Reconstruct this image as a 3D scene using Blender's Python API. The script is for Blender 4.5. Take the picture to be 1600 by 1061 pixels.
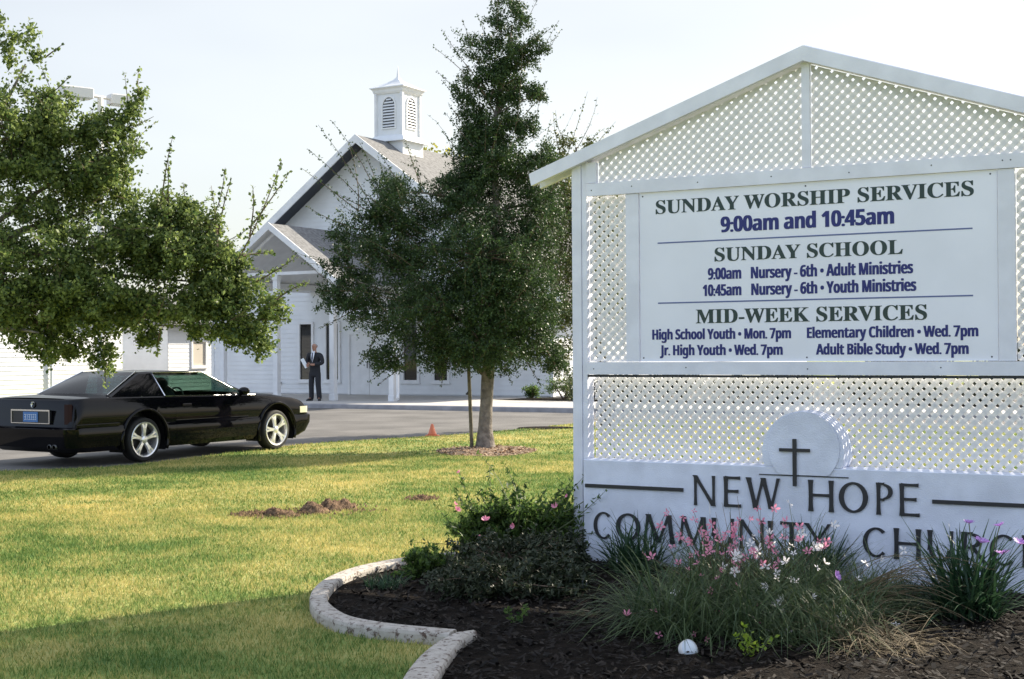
import bpy, math, random
import numpy as np
from mathutils import Vector, Matrix
for o in list(bpy.data.objects): bpy.data.objects.remove(o)
SC = bpy.context.scene
COL = SC.collection
rng = np.random.default_rng(7)
random.seed(7)
R = math.radians

# ------------------------------------------------------------------ camera, sky, sun, exposure
FPX, CAMZ = 2150.0, 1.58                     # focal length in pixels of a 1600 px wide frame, eye height
PITCH, ROLL = math.atan(19.5 / FPX), R(.35)
_fw = Vector((0, math.cos(PITCH), math.sin(PITCH)))
_r0 = Vector((1, 0, 0)); _u0 = _r0.cross(_fw)
_rt = _r0 * math.cos(ROLL) - _u0 * math.sin(ROLL); _up = _rt.cross(_fw)
cam = bpy.data.cameras.new('camera'); camo = bpy.data.objects.new('camera', cam); COL.objects.link(camo)
m3 = Matrix((_rt, _up, -_fw)).transposed()
camo.matrix_world = Matrix.Translation((0, 0, CAMZ)) @ m3.to_4x4()
cam.sensor_width = 36; cam.lens = FPX / 1600 * 36; cam.clip_end = 3000; cam.clip_start = .1
SC.camera = camo

SUN_AZ, SUN_EL = R(52.2), R(31)              # azimuth from +Y towards +X
world = bpy.data.worlds.new('World'); SC.world = world; world.use_nodes = True
wn, wl = world.node_tree.nodes, world.node_tree.links
bg = wn['Background']
sky = wn.new('ShaderNodeTexSky'); sky.sky_type = 'NISHITA'; sky.sun_disc = False
sky.sun_elevation = SUN_EL; sky.sun_rotation = SUN_AZ; sky.air_density = 1.0; sky.dust_density = 1.6; sky.ozone_density = 1.6
bg.inputs[1].default_value = .032
wl.new(sky.outputs[0], bg.inputs[0])
bg2 = wn.new('ShaderNodeBackground'); bg2.inputs[0].default_value = (.9, .95, 1, 1)   # thin high haze: white on the sun's side, bluer brighter fill added opposite
_tc = wn.new('ShaderNodeTexCoord'); _dt = wn.new('ShaderNodeVectorMath'); _dt.operation = 'DOT_PRODUCT'; _dt.inputs[1].default_value = (.40, .88, .10)
wl.new(_tc.outputs['Generated'], _dt.inputs[0])
_mr = wn.new('ShaderNodeMapRange'); _mr.interpolation_type = 'SMOOTHSTEP'; _mr.inputs['From Min'].default_value = -.25; _mr.inputs['From Max'].default_value = .9; _mr.inputs['To Min'].default_value = .38; _mr.inputs['To Max'].default_value = .275
wl.new(_dt.outputs['Value'], _mr.inputs['Value'])
_cr = wn.new('ShaderNodeMapRange'); _cr.inputs['From Min'].default_value = -.3; _cr.inputs['From Max'].default_value = .9; wl.new(_dt.outputs['Value'], _cr.inputs['Value'])
_mc = wn.new('ShaderNodeMixRGB'); _mc.inputs[1].default_value = (.745, .86, 1.09, 1); _mc.inputs[2].default_value = (1.0, .97, .89, 1); wl.new(_cr.outputs[0], _mc.inputs[0]); wl.new(_mc.outputs[0], bg2.inputs[0])
_hz = wn.new('ShaderNodeTexNoise'); _hz.inputs['Scale'].default_value = 1.6; _hz.inputs['Detail'].default_value = 4
_mpp = wn.new('ShaderNodeVectorMath'); _mpp.operation = 'MULTIPLY'; _mpp.inputs[1].default_value = (1, 1, 3.5); wl.new(_tc.outputs['Generated'], _mpp.inputs[0]); wl.new(_mpp.outputs[0], _hz.inputs['Vector'])
_hm = wn.new('ShaderNodeMapRange'); _hm.inputs['From Min'].default_value = .3; _hm.inputs['From Max'].default_value = .7; _hm.inputs['To Min'].default_value = .85; _hm.inputs['To Max'].default_value = 1.15; wl.new(_hz.outputs['Fac'], _hm.inputs['Value'])
_mm = wn.new('ShaderNodeMath'); _mm.operation = 'MULTIPLY'; wl.new(_mr.outputs[0], _mm.inputs[0]); wl.new(_hm.outputs[0], _mm.inputs[1]); wl.new(_mm.outputs[0], bg2.inputs[1])
add = wn.new('ShaderNodeAddShader'); wl.new(bg.outputs[0], add.inputs[0]); wl.new(bg2.outputs[0], add.inputs[1])
wl.new(add.outputs[0], wn['World Output'].inputs[0])
sl = bpy.data.lights.new('sun', 'SUN'); so = bpy.data.objects.new('sun', sl); COL.objects.link(so)
sl.energy = 4.6; sl.angle = R(.53); sl.color = (1, .9, .74)
sdir = Vector((math.sin(SUN_AZ) * math.cos(SUN_EL), math.cos(SUN_AZ) * math.cos(SUN_EL), math.sin(SUN_EL)))
so.rotation_euler = sdir.to_track_quat('Z', 'Y').to_euler(); so.location = (20, 12, 20)
SC.view_settings.view_transform = 'Standard'; SC.view_settings.look = 'None'
SC.view_settings.exposure = 1.15; SC.view_settings.gamma = 1

def ray(px, py): return _fw * FPX + _rt * (px - 800) + _up * (530.5 - py)
def at(px, py, Y):
    d = ray(px, py); return Vector((0, 0, CAMZ)) + d * (Y / d.y)

# ------------------------------------------------------------------ materials
def mat(name, col, rough=.6, var=.0, scale=6, bump=0, bscale=40, metal=0, coat=0, spec=.5, detail=4, col2=None, dist=.01, coord='Object'):
    m = bpy.data.materials.new(name); m.use_nodes = True
    n, l = m.node_tree.nodes, m.node_tree.links
    b = n['Principled BSDF']
    b.inputs['Roughness'].default_value = rough; b.inputs['Metallic'].default_value = metal
    b.inputs['Coat Weight'].default_value = coat; b.inputs['Coat Roughness'].default_value = .03
    b.inputs['Specular IOR Level'].default_value = spec
    b.inputs['Base Color'].default_value = (*col, 1)
    if var or col2 or bump: tc = n.new('ShaderNodeTexCoord')
    if var or col2:
        t = n.new('ShaderNodeTexNoise'); t.inputs['Scale'].default_value = scale; t.inputs['Detail'].default_value = detail
        l.new(tc.outputs[coord], t.inputs['Vector'])
        r = n.new('ShaderNodeValToRGB'); r.color_ramp.elements[0].position = .36; r.color_ramp.elements[1].position = .64
        c0 = [c * (1 - var) for c in col]; c1 = col2 or [min(1, c * (1 + var)) for c in col]
        r.color_ramp.elements[0].color = (*c0, 1); r.color_ramp.elements[1].color = (*c1, 1)
        l.new(t.outputs['Fac'], r.inputs[0]); l.new(r.outputs[0], b.inputs['Base Color'])
    if bump:
        t2 = n.new('ShaderNodeTexNoise'); t2.inputs['Scale'].default_value = bscale; t2.inputs['Detail'].default_value = 5
        l.new(tc.outputs[coord], t2.inputs['Vector'])
        bp = n.new('ShaderNodeBump'); bp.inputs['Strength'].default_value = bump; bp.inputs['Distance'].default_value = dist
        l.new(t2.outputs['Fac'], bp.inputs['Height']); l.new(bp.outputs[0], b.inputs['Normal'])
    return m

def leaf_mat(name, c0, c1, trans=.35, rough=.5):
    m = bpy.data.materials.new(name); m.use_nodes = True
    n, l = m.node_tree.nodes, m.node_tree.links
    b = n['Principled BSDF']; b.inputs['Roughness'].default_value = rough
    b.inputs['Specular IOR Level'].default_value = .3
    g = n.new('ShaderNodeNewGeometry'); r = n.new('ShaderNodeValToRGB')
    r.color_ramp.elements[0].color = (*c0, 1); r.color_ramp.elements[1].color = (*c1, 1)
    l.new(g.outputs['Random Per Island'], r.inputs[0]); l.new(r.outputs[0], b.inputs['Base Color'])
    t = n.new('ShaderNodeBsdfTranslucent'); h = n.new('ShaderNodeHueSaturation'); h.inputs['Value'].default_value = 1.6
    l.new(r.outputs[0], h.inputs['Color']); l.new(h.outputs[0], t.inputs[0])
    mx = n.new('ShaderNodeMixShader'); mx.inputs[0].default_value = trans
    l.new(b.outputs[0], mx.inputs[1]); l.new(t.outputs[0], mx.inputs[2]); l.new(mx.outputs[0], n['Material Output'].inputs[0])
    return m

M = {}
M['white'] = mat('white_paint', (.78, .78, .78), .5, .05, 3, .15, 60, dist=.003)
M['signwhite'] = mat('weathered_white_paint', (.74, .75, .83), .55, .06, 5, .25, 90, dist=.003)
M['board'] = mat('sign_board_paint', (.80, .81, .89), .3, .03, 2)
M['stucco'] = mat('painted_masonry', (.71, .74, .84), .8, .10, 4, .6, 120, dist=.006)
M['siding'] = mat('white_siding', (.76, .77, .78), .55, .04, 1.5)
M['roofw'] = mat('light_grey_shingle', (.17, .168, .167), .9, .25, 9, .5, 30)
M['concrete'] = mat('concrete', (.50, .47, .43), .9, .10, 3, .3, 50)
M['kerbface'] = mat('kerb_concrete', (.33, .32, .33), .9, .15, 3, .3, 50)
M['curb'] = mat('edging_concrete', (.40, .36, .31), .9, .0, 14, .25, 90, col2=(.50, .46, .41))
M['asphalt'] = mat('asphalt', (.135, .128, .12), .92, .24, .7, .6, 150, detail=8)
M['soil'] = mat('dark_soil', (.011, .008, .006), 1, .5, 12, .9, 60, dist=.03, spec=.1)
M['dirt'] = mat('turned_dirt', (.17, .112, .072), 1, .45, 22, 1, 60, dist=.03, spec=.1)
M['mulch'] = mat('tan_mulch', (.36, .26, .18), 1, .4, 18, .9, 70, dist=.03, spec=.1)
M['bark'] = mat('grey_bark', (.19, .165, .14), .95, .4, 9, .9, 30, dist=.02)
M['stake'] = mat('weathered_stake', (.15, .13, .085), .9, .3, 20)
M['green'] = mat('dark_green_letters', (.012, .035, .032), .4)
M['blue'] = mat('navy_letters', (.006, .012, .15), .4)
M['line'] = mat('slate_blue_line', (.10, .13, .30), .4)
M['black'] = mat('dark_metal_letters', (.022, .022, .026), .45)
M['gap'] = mat('shadow_line_and_nails', (.05, .055, .07), .8)  # paints the lip's shadow line; nails, screws and groove share it
M['glassdark'] = mat('dark_window_glass', (.008, .009, .011), .04, spec=.6)
M['carpaint'] = mat('black_car_paint', (.0025, .0025, .004), .3, coat=.55, spec=0)
M['darkmetal'] = mat('dark_metal', (.12, .12, .12), .35, metal=1)  # exhaust tips, and the dim spotlight's housing with its shade painted in
M['rubber'] = mat('tyre_rubber', (.012, .012, .012), .75)
M['plastic'] = mat('black_trim', (.012, .012, .014), .4)
M['chrome'] = mat('chrome', (.85, .85, .86), .12, metal=1)
M['alloy'] = mat('polished_alloy', (.86, .86, .87), .30, metal=.85)
M['interior'] = mat('dark_leather', (.03, .03, .033), .6)
M['red'] = mat('dark_red_lens', (.022, .005, .005), .45, spec=.2)
M['lens'] = mat('headlight_lens', (.75, .72, .55), .12, coat=1)
M['plate'] = mat('blue_licence_plate', (.05, .16, .42), .4)
M['platetext'] = mat('pale_plate_lettering', (.55, .62, .72), .4)
M['cone'] = mat('orange_cone_plastic', (.72, .20, .10), .5)
M['suit'] = mat('charcoal_suit', (.020, .021, .026), .85, .2, 40)
M['skin'] = mat('skin', (.42, .22, .15), .55)
M['hair'] = mat('grey_hair', (.34, .31, .29), .7)
M['shirt'] = mat('white_shirt', (.78, .80, .84), .7)
M['tie'] = mat('dark_tie', (.03, .04, .08), .5)
M['paper'] = mat('white_paper', (.75, .78, .78), .6)
M['shoe'] = mat('black_leather_shoe', (.012, .011, .011), .3)
M['lampgrey'] = mat('pale_metal_housing', (.72, .70, .68), .45)
M['lampglass'] = mat('frosted_lens', (.62, .68, .74), .25)
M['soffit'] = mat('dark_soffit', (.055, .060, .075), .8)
M['reddark'] = mat('louvre_shade', (.10, .10, .11), .8)
M['duskglass'] = mat('shaded_lens', (.09, .11, .13), .4)  # shade on the dim spotlight, painted as a darker lens
M['curtain'] = mat('pale_blind', (.55, .50, .42), .8)
M['stem'] = mat('green_stem', (.10, .12, .05), .7)
M['straw'] = mat('dry_straw', (.15, .112, .06), .8, .3, 30)
M['twig'] = mat('brown_twig', (.13, .09, .06), .9)
M['leafC'] = leaf_mat('oak_leaf_dark', (.016, .038, .014), (.070, .115, .038), .22)
M['leafL'] = leaf_mat('oak_leaf_sunny', (.028, .060, .018), (.23, .285, .085), .40)
M['leafR'] = leaf_mat('leaf_mid', (.035, .055, .018), (.14, .15, .05), .3)
M['leafY'] = leaf_mat('leaf_yellow', (.16, .17, .03), (.33, .30, .06), .4)
M['shrub'] = leaf_mat('shrub_leaf', (.018, .045, .015), (.13, .20, .045), .5)
M['hedge'] = leaf_mat('hedge_and_shaded_leaf', (.012, .022, .010), (.05, .06, .03), .15)  # dark hedges; also the shade painted on the flowering shrub's front
M['strap'] = leaf_mat('strap_leaf', (.010, .034, .016), (.05, .10, .045), .2)
M['fine'] = leaf_mat('fine_leaf', (.03, .06, .025), (.11, .15, .06), .2)
M['sprout'] = leaf_mat('fresh_leaf', (.13, .22, .02), (.25, .33, .05), .4)
M['pink'] = leaf_mat('pink_petal', (.55, .13, .24), (.85, .38, .50), .3)
M['lilac'] = leaf_mat('lilac_petal', (.42, .20, .55), (.65, .40, .78), .3)
M['petal'] = leaf_mat('white_petal', (.78, .70, .70), (.9, .87, .85), .3)

# grass blades and the lawn share a patchy green-to-straw pattern
def lawn_colour(m, blades):
    n, l = m.node_tree.nodes, m.node_tree.links
    b = n['Principled BSDF']; b.inputs['Roughness'].default_value = .75; b.inputs['Specular IOR Level'].default_value = .15
    tc = n.new('ShaderNodeNewGeometry')
    def noise(scale, det, off=0):
        t = n.new('ShaderNodeTexNoise'); t.inputs['Scale'].default_value = scale; t.inputs['Detail'].default_value = det
        v = n.new('ShaderNodeVectorMath'); v.operation = 'ADD'; v.inputs[1].default_value = (off, off * .7, 0)
        mp = n.new('ShaderNodeVectorMath'); mp.operation = 'MULTIPLY'; mp.inputs[1].default_value = (1, 1, 0)
        l.new(tc.outputs['Position'], mp.inputs[0]); l.new(mp.outputs[0], v.inputs[0]); l.new(v.outputs[0], t.inputs['Vector']); return t.outputs['Fac']
    big, mid, fine = noise(.42, 3, 3.1), noise(1.6, 4, 11), noise(14, 4, 5)
    def ma(op, a, bb):
        x = n.new('ShaderNodeMath'); x.operation = op
        for i, q in enumerate((a, bb)):
            if isinstance(q, (int, float)): x.inputs[i].default_value = q
            else: l.new(q, x.inputs[i])
        return x.outputs[0]
    f = ma('ADD', ma('ADD', ma('MULTIPLY', big, .44), ma('MULTIPLY', mid, .34)), ma('MULTIPLY', fine, .22))
    if blades: f = ma('ADD', f, ma('MULTIPLY', ma('SUBTRACT', tc.outputs['Random Per Island'], .5), .26))
    r = n.new('ShaderNodeValToRGB'); e = r.color_ramp.elements
    e[0].position, e[0].color = .36, (.085, .16, .04, 1)
    e[1].position, e[1].color = .66, (.62, .52, .20, 1)
    x = e.new(.45); x.color = (.18, .26, .065, 1)
    x = e.new(.54); x.color = (.40, .38, .135, 1)
    l.new(f, r.inputs[0]); l.new(r.outputs[0], b.inputs['Base Color'])
    if blades:
        t = n.new('ShaderNodeBsdfTranslucent'); l.new(r.outputs[0], t.inputs[0])
        mx = n.new('ShaderNodeMixShader'); mx.inputs[0].default_value = .35
        l.new(b.outputs[0], mx.inputs[1]); l.new(t.outputs[0], mx.inputs[2]); l.new(mx.outputs[0], n['Material Output'].inputs[0])
    else:
        bp = n.new('ShaderNodeBump'); bp.inputs['Strength'].default_value = .8; bp.inputs['Distance'].default_value = .03
        l.new(noise(30, 5), bp.inputs['Height']); l.new(bp.outputs[0], b.inputs['Normal'])
M['lawn'] = bpy.data.materials.new('lawn'); M['lawn'].use_nodes = True; lawn_colour(M['lawn'], False)
M['grass'] = bpy.data.materials.new('grass_blade'); M['grass'].use_nodes = True; lawn_colour(M['grass'], True)

# tinted car glass: a real pane that lets some light through and mirrors the sky
mg = bpy.data.materials.new('tinted_car_glass'); mg.use_nodes = True; M['carglass'] = mg
_n, _l = mg.node_tree.nodes, mg.node_tree.links
_t = _n.new('ShaderNodeBsdfTransparent'); _t.inputs[0].default_value = (.31, .43, .38, 1)
_g = _n.new('ShaderNodeBsdfGlossy'); _g.inputs['Roughness'].default_value = .02
_f = _n.new('ShaderNodeFresnel'); _ge = _n.new('ShaderNodeNewGeometry'); _mi = _n.new('ShaderNodeMapRange'); _mi.inputs['To Min'].default_value = 1.52; _mi.inputs['To Max'].default_value = 1 / 1.52
_l.new(_ge.outputs['Backfacing'], _mi.inputs['Value']); _l.new(_mi.outputs[0], _f.inputs[0])   # a thin pane mirrors the same from both sides
_m = _n.new('ShaderNodeMixShader'); _l.new(_f.outputs[0], _m.inputs[0]); _l.new(_t.outputs[0], _m.inputs[1]); _l.new(_g.outputs[0], _m.inputs[2])
_l.new(_m.outputs[0], _n['Material Output'].inputs[0])
M['reargl'] = mg.copy(); M['reargl'].name = 'dark_rear_glass'
for _q in M['reargl'].node_tree.nodes:
    if _q.type == 'BSDF_TRANSPARENT': _q.inputs[0].default_value = (.05, .08, .115, 1)

M['vinyl'] = mat('white_vinyl_lattice', (.76, .78, .81), .45)
_n, _l = M['vinyl'].node_tree.nodes, M['vinyl'].node_tree.links
_t = _n.new('ShaderNodeBsdfTranslucent'); _t.inputs[0].default_value = (.80, .79, .78, 1)
_m = _n.new('ShaderNodeMixShader'); _m.inputs[0].default_value = .30; _l.new(_n['Principled BSDF'].outputs[0], _m.inputs[1]); _l.new(_t.outputs[0], _m.inputs[2]); _l.new(_m.outputs[0], _n['Material Output'].inputs[0])

# edging concrete with dark blotches
_n, _l = M['curb'].node_tree.nodes, M['curb'].node_tree.links
_tc = _n.new('ShaderNodeTexCoord'); _nz = _n.new('ShaderNodeTexNoise'); _nz.inputs['Scale'].default_value = 26; _nz.inputs['Detail'].default_value = 8; _nz.inputs['Roughness'].default_value = .75
_l.new(_tc.outputs['Object'], _nz.inputs['Vector'])
_rp = _n.new('ShaderNodeValToRGB'); _rp.color_ramp.elements[0].position = .52; _rp.color_ramp.elements[1].position = .60
_l.new(_nz.outputs['Fac'], _rp.inputs[0])
_b = _n['Principled BSDF']; _src = _b.inputs['Base Color'].links[0].from_socket
_mx = _n.new('ShaderNodeMixRGB'); _l.new(_rp.outputs[0], _mx.inputs[0]); _l.new(_src, _mx.inputs[1]); _mx.inputs[2].default_value = (.10, .065, .05, 1)
_l.new(_mx.outputs[0], _b.inputs['Base Color'])

# ------------------------------------------------------------------ helpers
def tag(o, label=None, cat=None, group=None, kind=None):
    if label: o['label'] = label
    if cat: o['category'] = cat
    if group: o['group'] = group
    if kind: o['kind'] = kind
    return o
def thing(name, label, cat, loc=(0, 0, 0), rz=0, group=None):
    o = bpy.data.objects.new(name, None); COL.objects.link(o); o.empty_display_size = .2
    o.location = loc; o.rotation_euler = (0, 0, rz)
    return tag(o, label, cat, group)
def link(name, me, m, parent=None, smooth=False):
    o = bpy.data.objects.new(name, me); COL.objects.link(o)
    ms = m if isinstance(m, (list, tuple)) else [m]
    for x in ms: me.materials.append(x)
    if parent: o.parent = parent
    if smooth: me.shade_smooth()
    return o
def copy_tree(o, parent=None):
    c = o.copy(); COL.objects.link(c); c.parent = parent
    for ch in list(o.children): copy_tree(ch, c)
    return c

class MB:
    def __init__(s): s.v = []; s.f = []; s.mi = []
    def poly(s, pts, mi=0):
        k = len(s.v); s.v += [tuple(p) for p in pts]; s.f.append(tuple(range(k, k + len(pts)))); s.mi.append(mi)
    def box(s, x0, x1, y0, y1, z0, z1, mi=0, c=.0):
        k = len(s.v)
        if c <= 0:
            s.v += [(x, y, z) for z in (z0, z1) for y in (y0, y1) for x in (x0, x1)]
            s.f += [tuple(k + i for i in q) for q in ((0, 2, 3, 1), (4, 5, 7, 6), (0, 1, 5, 4), (2, 6, 7, 3), (0, 4, 6, 2), (1, 3, 7, 5))]
            s.mi += [mi] * 6
        else:                                  # chamfered in plan and top
            def ring(z, i):
                a, b, d, e = x0 + i, x1 - i, y0 + i, y1 - i
                return [(a + c, d, z), (b - c, d, z), (b, d + c, z), (b, e - c, z), (b - c, e, z), (a + c, e, z), (a, e - c, z), (a, d + c, z)]
            s.loft([ring(z0, 0), ring(z1 - c, 0), ring(z1, c)], True, mi)
        return s
    def loft(s, rings, caps=True, mi=0, closed=True):
        k = len(s.v); n = len(rings[0])
        for r in rings: s.v += [tuple(p) for p in r]
        for i in range(len(rings) - 1):
            for j in range(n if closed else n - 1):
                a, b = k + i * n + j, k + i * n + (j + 1) % n
                s.f.append((a, b, b + n, a + n)); s.mi.append(mi)
        if caps:
            s.f.append(tuple(k + j for j in range(n))[::-1]); s.mi.append(mi)
            s.f.append(tuple(k + (len(rings) - 1) * n + j for j in range(n))); s.mi.append(mi)
        return s
    def tube(s, pts, r, n=6, caps=True, mi=0):
        pts = [Vector(p) for p in pts]; rr = r if isinstance(r, (list, tuple)) else [r] * len(pts)
        rings = []; up = Vector((0, 0, 1))
        for i, p in enumerate(pts):
            d = (pts[min(i + 1, len(pts) - 1)] - pts[max(i - 1, 0)]).normalized()
            a = d.cross(up if abs(d.z) < .95 else Vector((1, 0, 0))).normalized(); b = d.cross(a)
            rings.append([p + (a * math.cos(2 * math.pi * j / n) + b * math.sin(2 * math.pi * j / n)) * rr[i] for j in range(n)])
        return s.loft(rings, caps, mi)
    def lathe(s, prof, n=24, axis='z', c=(0, 0, 0), mi=0, caps=False):
        rings = []
        for r, h in prof:
            ring = []
            for j in range(n):
                a = 2 * math.pi * j / n
                p = (r * math.cos(a), r * math.sin(a), h) if axis == 'z' else ((r * math.cos(a), h, r * math.sin(a)) if axis == 'y' else (h, r * math.cos(a), r * math.sin(a)))
                ring.append((p[0] + c[0], p[1] + c[1], p[2] + c[2]))
            rings.append(ring)
        return s.loft(rings, caps, mi)
    def prism(s, poly, y0, y1, mi=0):          # outline in (x, z), pushed along y
        return s.loft([[(x, y0, z) for x, z in poly], [(x, y1, z) for x, z in poly]], True, mi)
    def prism_z(s, poly, z0, z1, mi=0):
        return s.loft([[(x, y, z0) for x, y in poly], [(x, y, z1) for x, y in poly]], True, mi)
    def ball(s, c, r, n=12, m=8, mi=0):
        rx, ry, rz = r if isinstance(r, (list, tuple)) else (r, r, r)
        rings = []
        for i in range(m + 1):
            t = math.pi * i / m - math.pi / 2; q = max(math.cos(t), .02)
            rings.append([(c[0] + rx * q * math.cos(2 * math.pi * j / n), c[1] + ry * q * math.sin(2 * math.pi * j / n), c[2] + rz * math.sin(t)) for j in range(n)])
        return s.loft(rings, True, mi)
    def build(s, name, m, parent=None, smooth=False, recalc=True):
        me = bpy.data.meshes.new(name); me.from_pydata(s.v, [], s.f); me.polygons.foreach_set('material_index', s.mi)
        if recalc:
            import bmesh
            b = bmesh.new(); b.from_mesh(me); bmesh.ops.recalc_face_normals(b, faces=b.faces); b.to_mesh(me); b.free()
        me.update()
        o = link(name, me, m, parent, smooth)
        return o

def mesh_np(name, V, F, m, parent=None, smooth=False):
    me = bpy.data.meshes.new(name); V = np.asarray(V, 'f4'); F = np.asarray(F, 'i4'); k = F.shape[1]
    me.vertices.add(len(V)); me.vertices.foreach_set('co', V.ravel())
    me.loops.add(F.size); me.loops.foreach_set('vertex_index', F.ravel())
    me.polygons.add(len(F)); me.polygons.foreach_set('loop_start', np.arange(0, F.size, k, dtype='i4'))
    me.update(calc_edges=True); me.validate()
    return link(name, me, m, parent, smooth)
def struct(o): return tag(o, kind='structure')
def eval_mesh(o):
    dg = bpy.context.evaluated_depsgraph_get(); dg.update()
    return bpy.data.meshes.new_from_object(o.evaluated_get(dg), depsgraph=dg)

# ------------------------------------------------------------------ ground
ROAD_EDGE = [(-40, 9), (-20, 13.8), (-12, 16.6), (-8.6, 18.1), (-6.64, 18.85), (-5.48, 19.61), (-4.66, 21.6), (-3.94, 23.3), (-3.21, 24.5), (-1.45, 26.1), (.05, 28.05), (1.36, 30.2), (2.8, 31.4), (5, 31.3), (9, 29), (16, 25), (40, 11)]
def dense(pts, k=6):
    out = []
    for i in range(len(pts) - 1):
        p0, p1, p2, p3 = (np.array(pts[max(min(j, len(pts) - 1), 0)], float) for j in (i - 1, i, i + 1, i + 2))
        for q in range(k):
            t = q / k
            out.append(tuple(.5 * ((2 * p1) + (p2 - p0) * t + (2 * p0 - 5 * p1 + 4 * p2 - p3) * t * t + (3 * p1 - p0 - 3 * p2 + p3) * t ** 3)))
    return out + [tuple(pts[-1])]
RE = dense(ROAD_EDGE)
b = MB(); b.poly([(-900, -60, -.03), (900, -60, -.03), (900, 1500, -.03), (-900, 1500, -.03)]); struct(b.build('ground', M['lawn']))
lawn_poly = [(-60, -8), (60, -8), (60, 4), (40, 11)] + RE[::-1] + [(-40, 9), (-60, 6)]
b = MB(); b.poly([(x, y, 0) for x, y in lawn_poly]); struct(b.build('lawn', M['lawn']))
b = MB(); b.poly([(x, y, -.012) for x, y in RE] + [(70, 11, -.012), (70, 48, -.012), (-10, 62, -.012), (-80, 56, -.012), (-80, 9, -.012)]); struct(b.build('road', M['asphalt']))

# ------------------------------------------------------------------ church
CH = Vector((-4.963, 47.999, 0)); CRZ = R(-30)
cx1 = Vector((math.cos(CRZ), math.sin(CRZ), 0)); cx2 = Vector((-math.sin(CRZ), math.cos(CRZ), 0))
def chw(s, d, z=0): return CH + cx1 * s + cx2 * d + Vector((0, 0, z))
pv = thing('porch_pavement', None, None, CH, CRZ); tag(pv, kind='structure')
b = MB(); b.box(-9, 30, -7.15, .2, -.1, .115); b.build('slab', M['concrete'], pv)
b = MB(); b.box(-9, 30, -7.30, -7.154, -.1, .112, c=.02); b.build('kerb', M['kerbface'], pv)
b = MB(); b.poly([(6.6, -2.7, .121), (7.6, -3.0, .121), (30, -3.0, .121), (30, .15, .121), (7.6, .15, .121), (7.0, -.8, .121)]); struct(b.build('planting_soil', M['soil'])); 
_ps = bpy.data.objects['planting_soil']; _ps.location = CH; _ps.rotation_euler = (0, 0, CRZ)

church = thing('church', 'white clapboard church with a gabled front, columned entry porch and steeple', 'church', CH, CRZ)
HW, PK, SLP, LEN = 7.25, 9.1, .72, 26.0
def roof_z(s): return PK - SLP * abs(s)
def clap(mb, spans, z0, z1, y0, step=.165, dirx=True):
    """rows of lapped boards; spans(z) -> list of (a, b); y0 is the wall plane, boards lean out towards -y"""
    z = z0
    while z < z1 - .01:
        zt = min(z + step, z1)
        for a, b_ in spans((z + zt) / 2):
            if b_ - a < .02: continue
            P = [(a, y0 - .018, z), (b_, y0 - .018, z), (b_, y0 - .002, zt), (a, y0 - .002, zt)]
            Q = [(a, y0, z), (b_, y0, z), (b_, y0 - .018, z), (a, y0 - .018, z)]
            if not dirx: P = [(-y, x, zz) for x, y, zz in P]; Q = [(-y, x, zz) for x, y, zz in Q]
            mb.poly(P); mb.poly(Q)
        z = zt
DOOR = (-.92, .88, .12, 2.3)
WINS = [(-3.05, -2.53), (-1.87, -1.34), (1.46, 2.01), (2.71, 3.23)]
WZ = (.64, 2.62)
def cut(a, b_, holes):
    out = [(a, b_)]
    for h0, h1 in holes:
        nw = []
        for p, q in out:
            if h1 <= p or h0 >= q: nw.append((p, q)); continue
            if h0 > p: nw.append((p, h0))
            if h1 < q: nw.append((h1, q))
        out = nw
    return out
def front_spans(z):
    half = HW if z < roof_z(HW) - .12 else (PK - .06 - z) / SLP
    holes = []
    if z < DOOR[3]: holes.append((DOOR[0], DOOR[1]))
    if WZ[0] < z < WZ[1]: holes += WINS
    return cut(-half, half, holes)
b = MB(); clap(b, front_spans, .15, PK - .25, 0)
clap(b, lambda z: [(0, LEN)], .15, roof_z(HW) - .1, -HW, dirx=False)
b.box(-HW, HW, .03, .05, .1, 3.6)                                       # sheathing behind the boards
b.prism([(-HW, 3.6), (HW, 3.6), (0, PK - .2)], .03, .05)
b.box(-HW, -HW + .05, .05, LEN, .1, 3.7); b.box(HW - .06, HW - .015, .05, LEN, .1, 3.7); b.box(-HW, HW, LEN - .05, LEN, .1, 3.7)
b.prism([(-HW, 3.7), (HW, 3.7), (0, PK - .2)], LEN - .05, LEN)
b.build('wall', M['siding'], church, recalc=False)
for s in (-1, 1):
    b = MB(); b.box(min(s * (HW - .1), s * (HW + .03)), max(s * (HW - .1), s * (HW + .03)), -.035, .1, .12, 3.66); b.build('corner_board', M['white'], church)
OV, YO = 8.0, -.75
rf = MB()
for s in (-1, 1):
    rf.loft([[(0, YO, PK), (s * OV, YO, roof_z(OV)), (s * OV, YO, roof_z(OV) - .16), (0, YO, PK - .16)],
             [(0, LEN + .5, PK), (s * OV, LEN + .5, roof_z(OV)), (s * OV, LEN + .5, roof_z(OV) - .16), (0, LEN + .5, PK - .16)]])
roof = rf.build('roof', M['roofw'], church)
for s in (-1, 1):
    b = MB(); b.prism([(0, PK + .02), (s * OV, roof_z(OV) + .02), (s * OV, roof_z(OV) - .28), (0, PK - .28)], YO - .05, YO - .004); b.build('fascia', M['white'], roof)
    b = MB(); b.poly([(0, YO, PK - .165), (s * OV, YO, roof_z(OV) - .165), (s * OV, -.04, roof_z(OV) - .165), (0, -.04, PK - .165)]); b.build('soffit', M['soffit'], roof)
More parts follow.
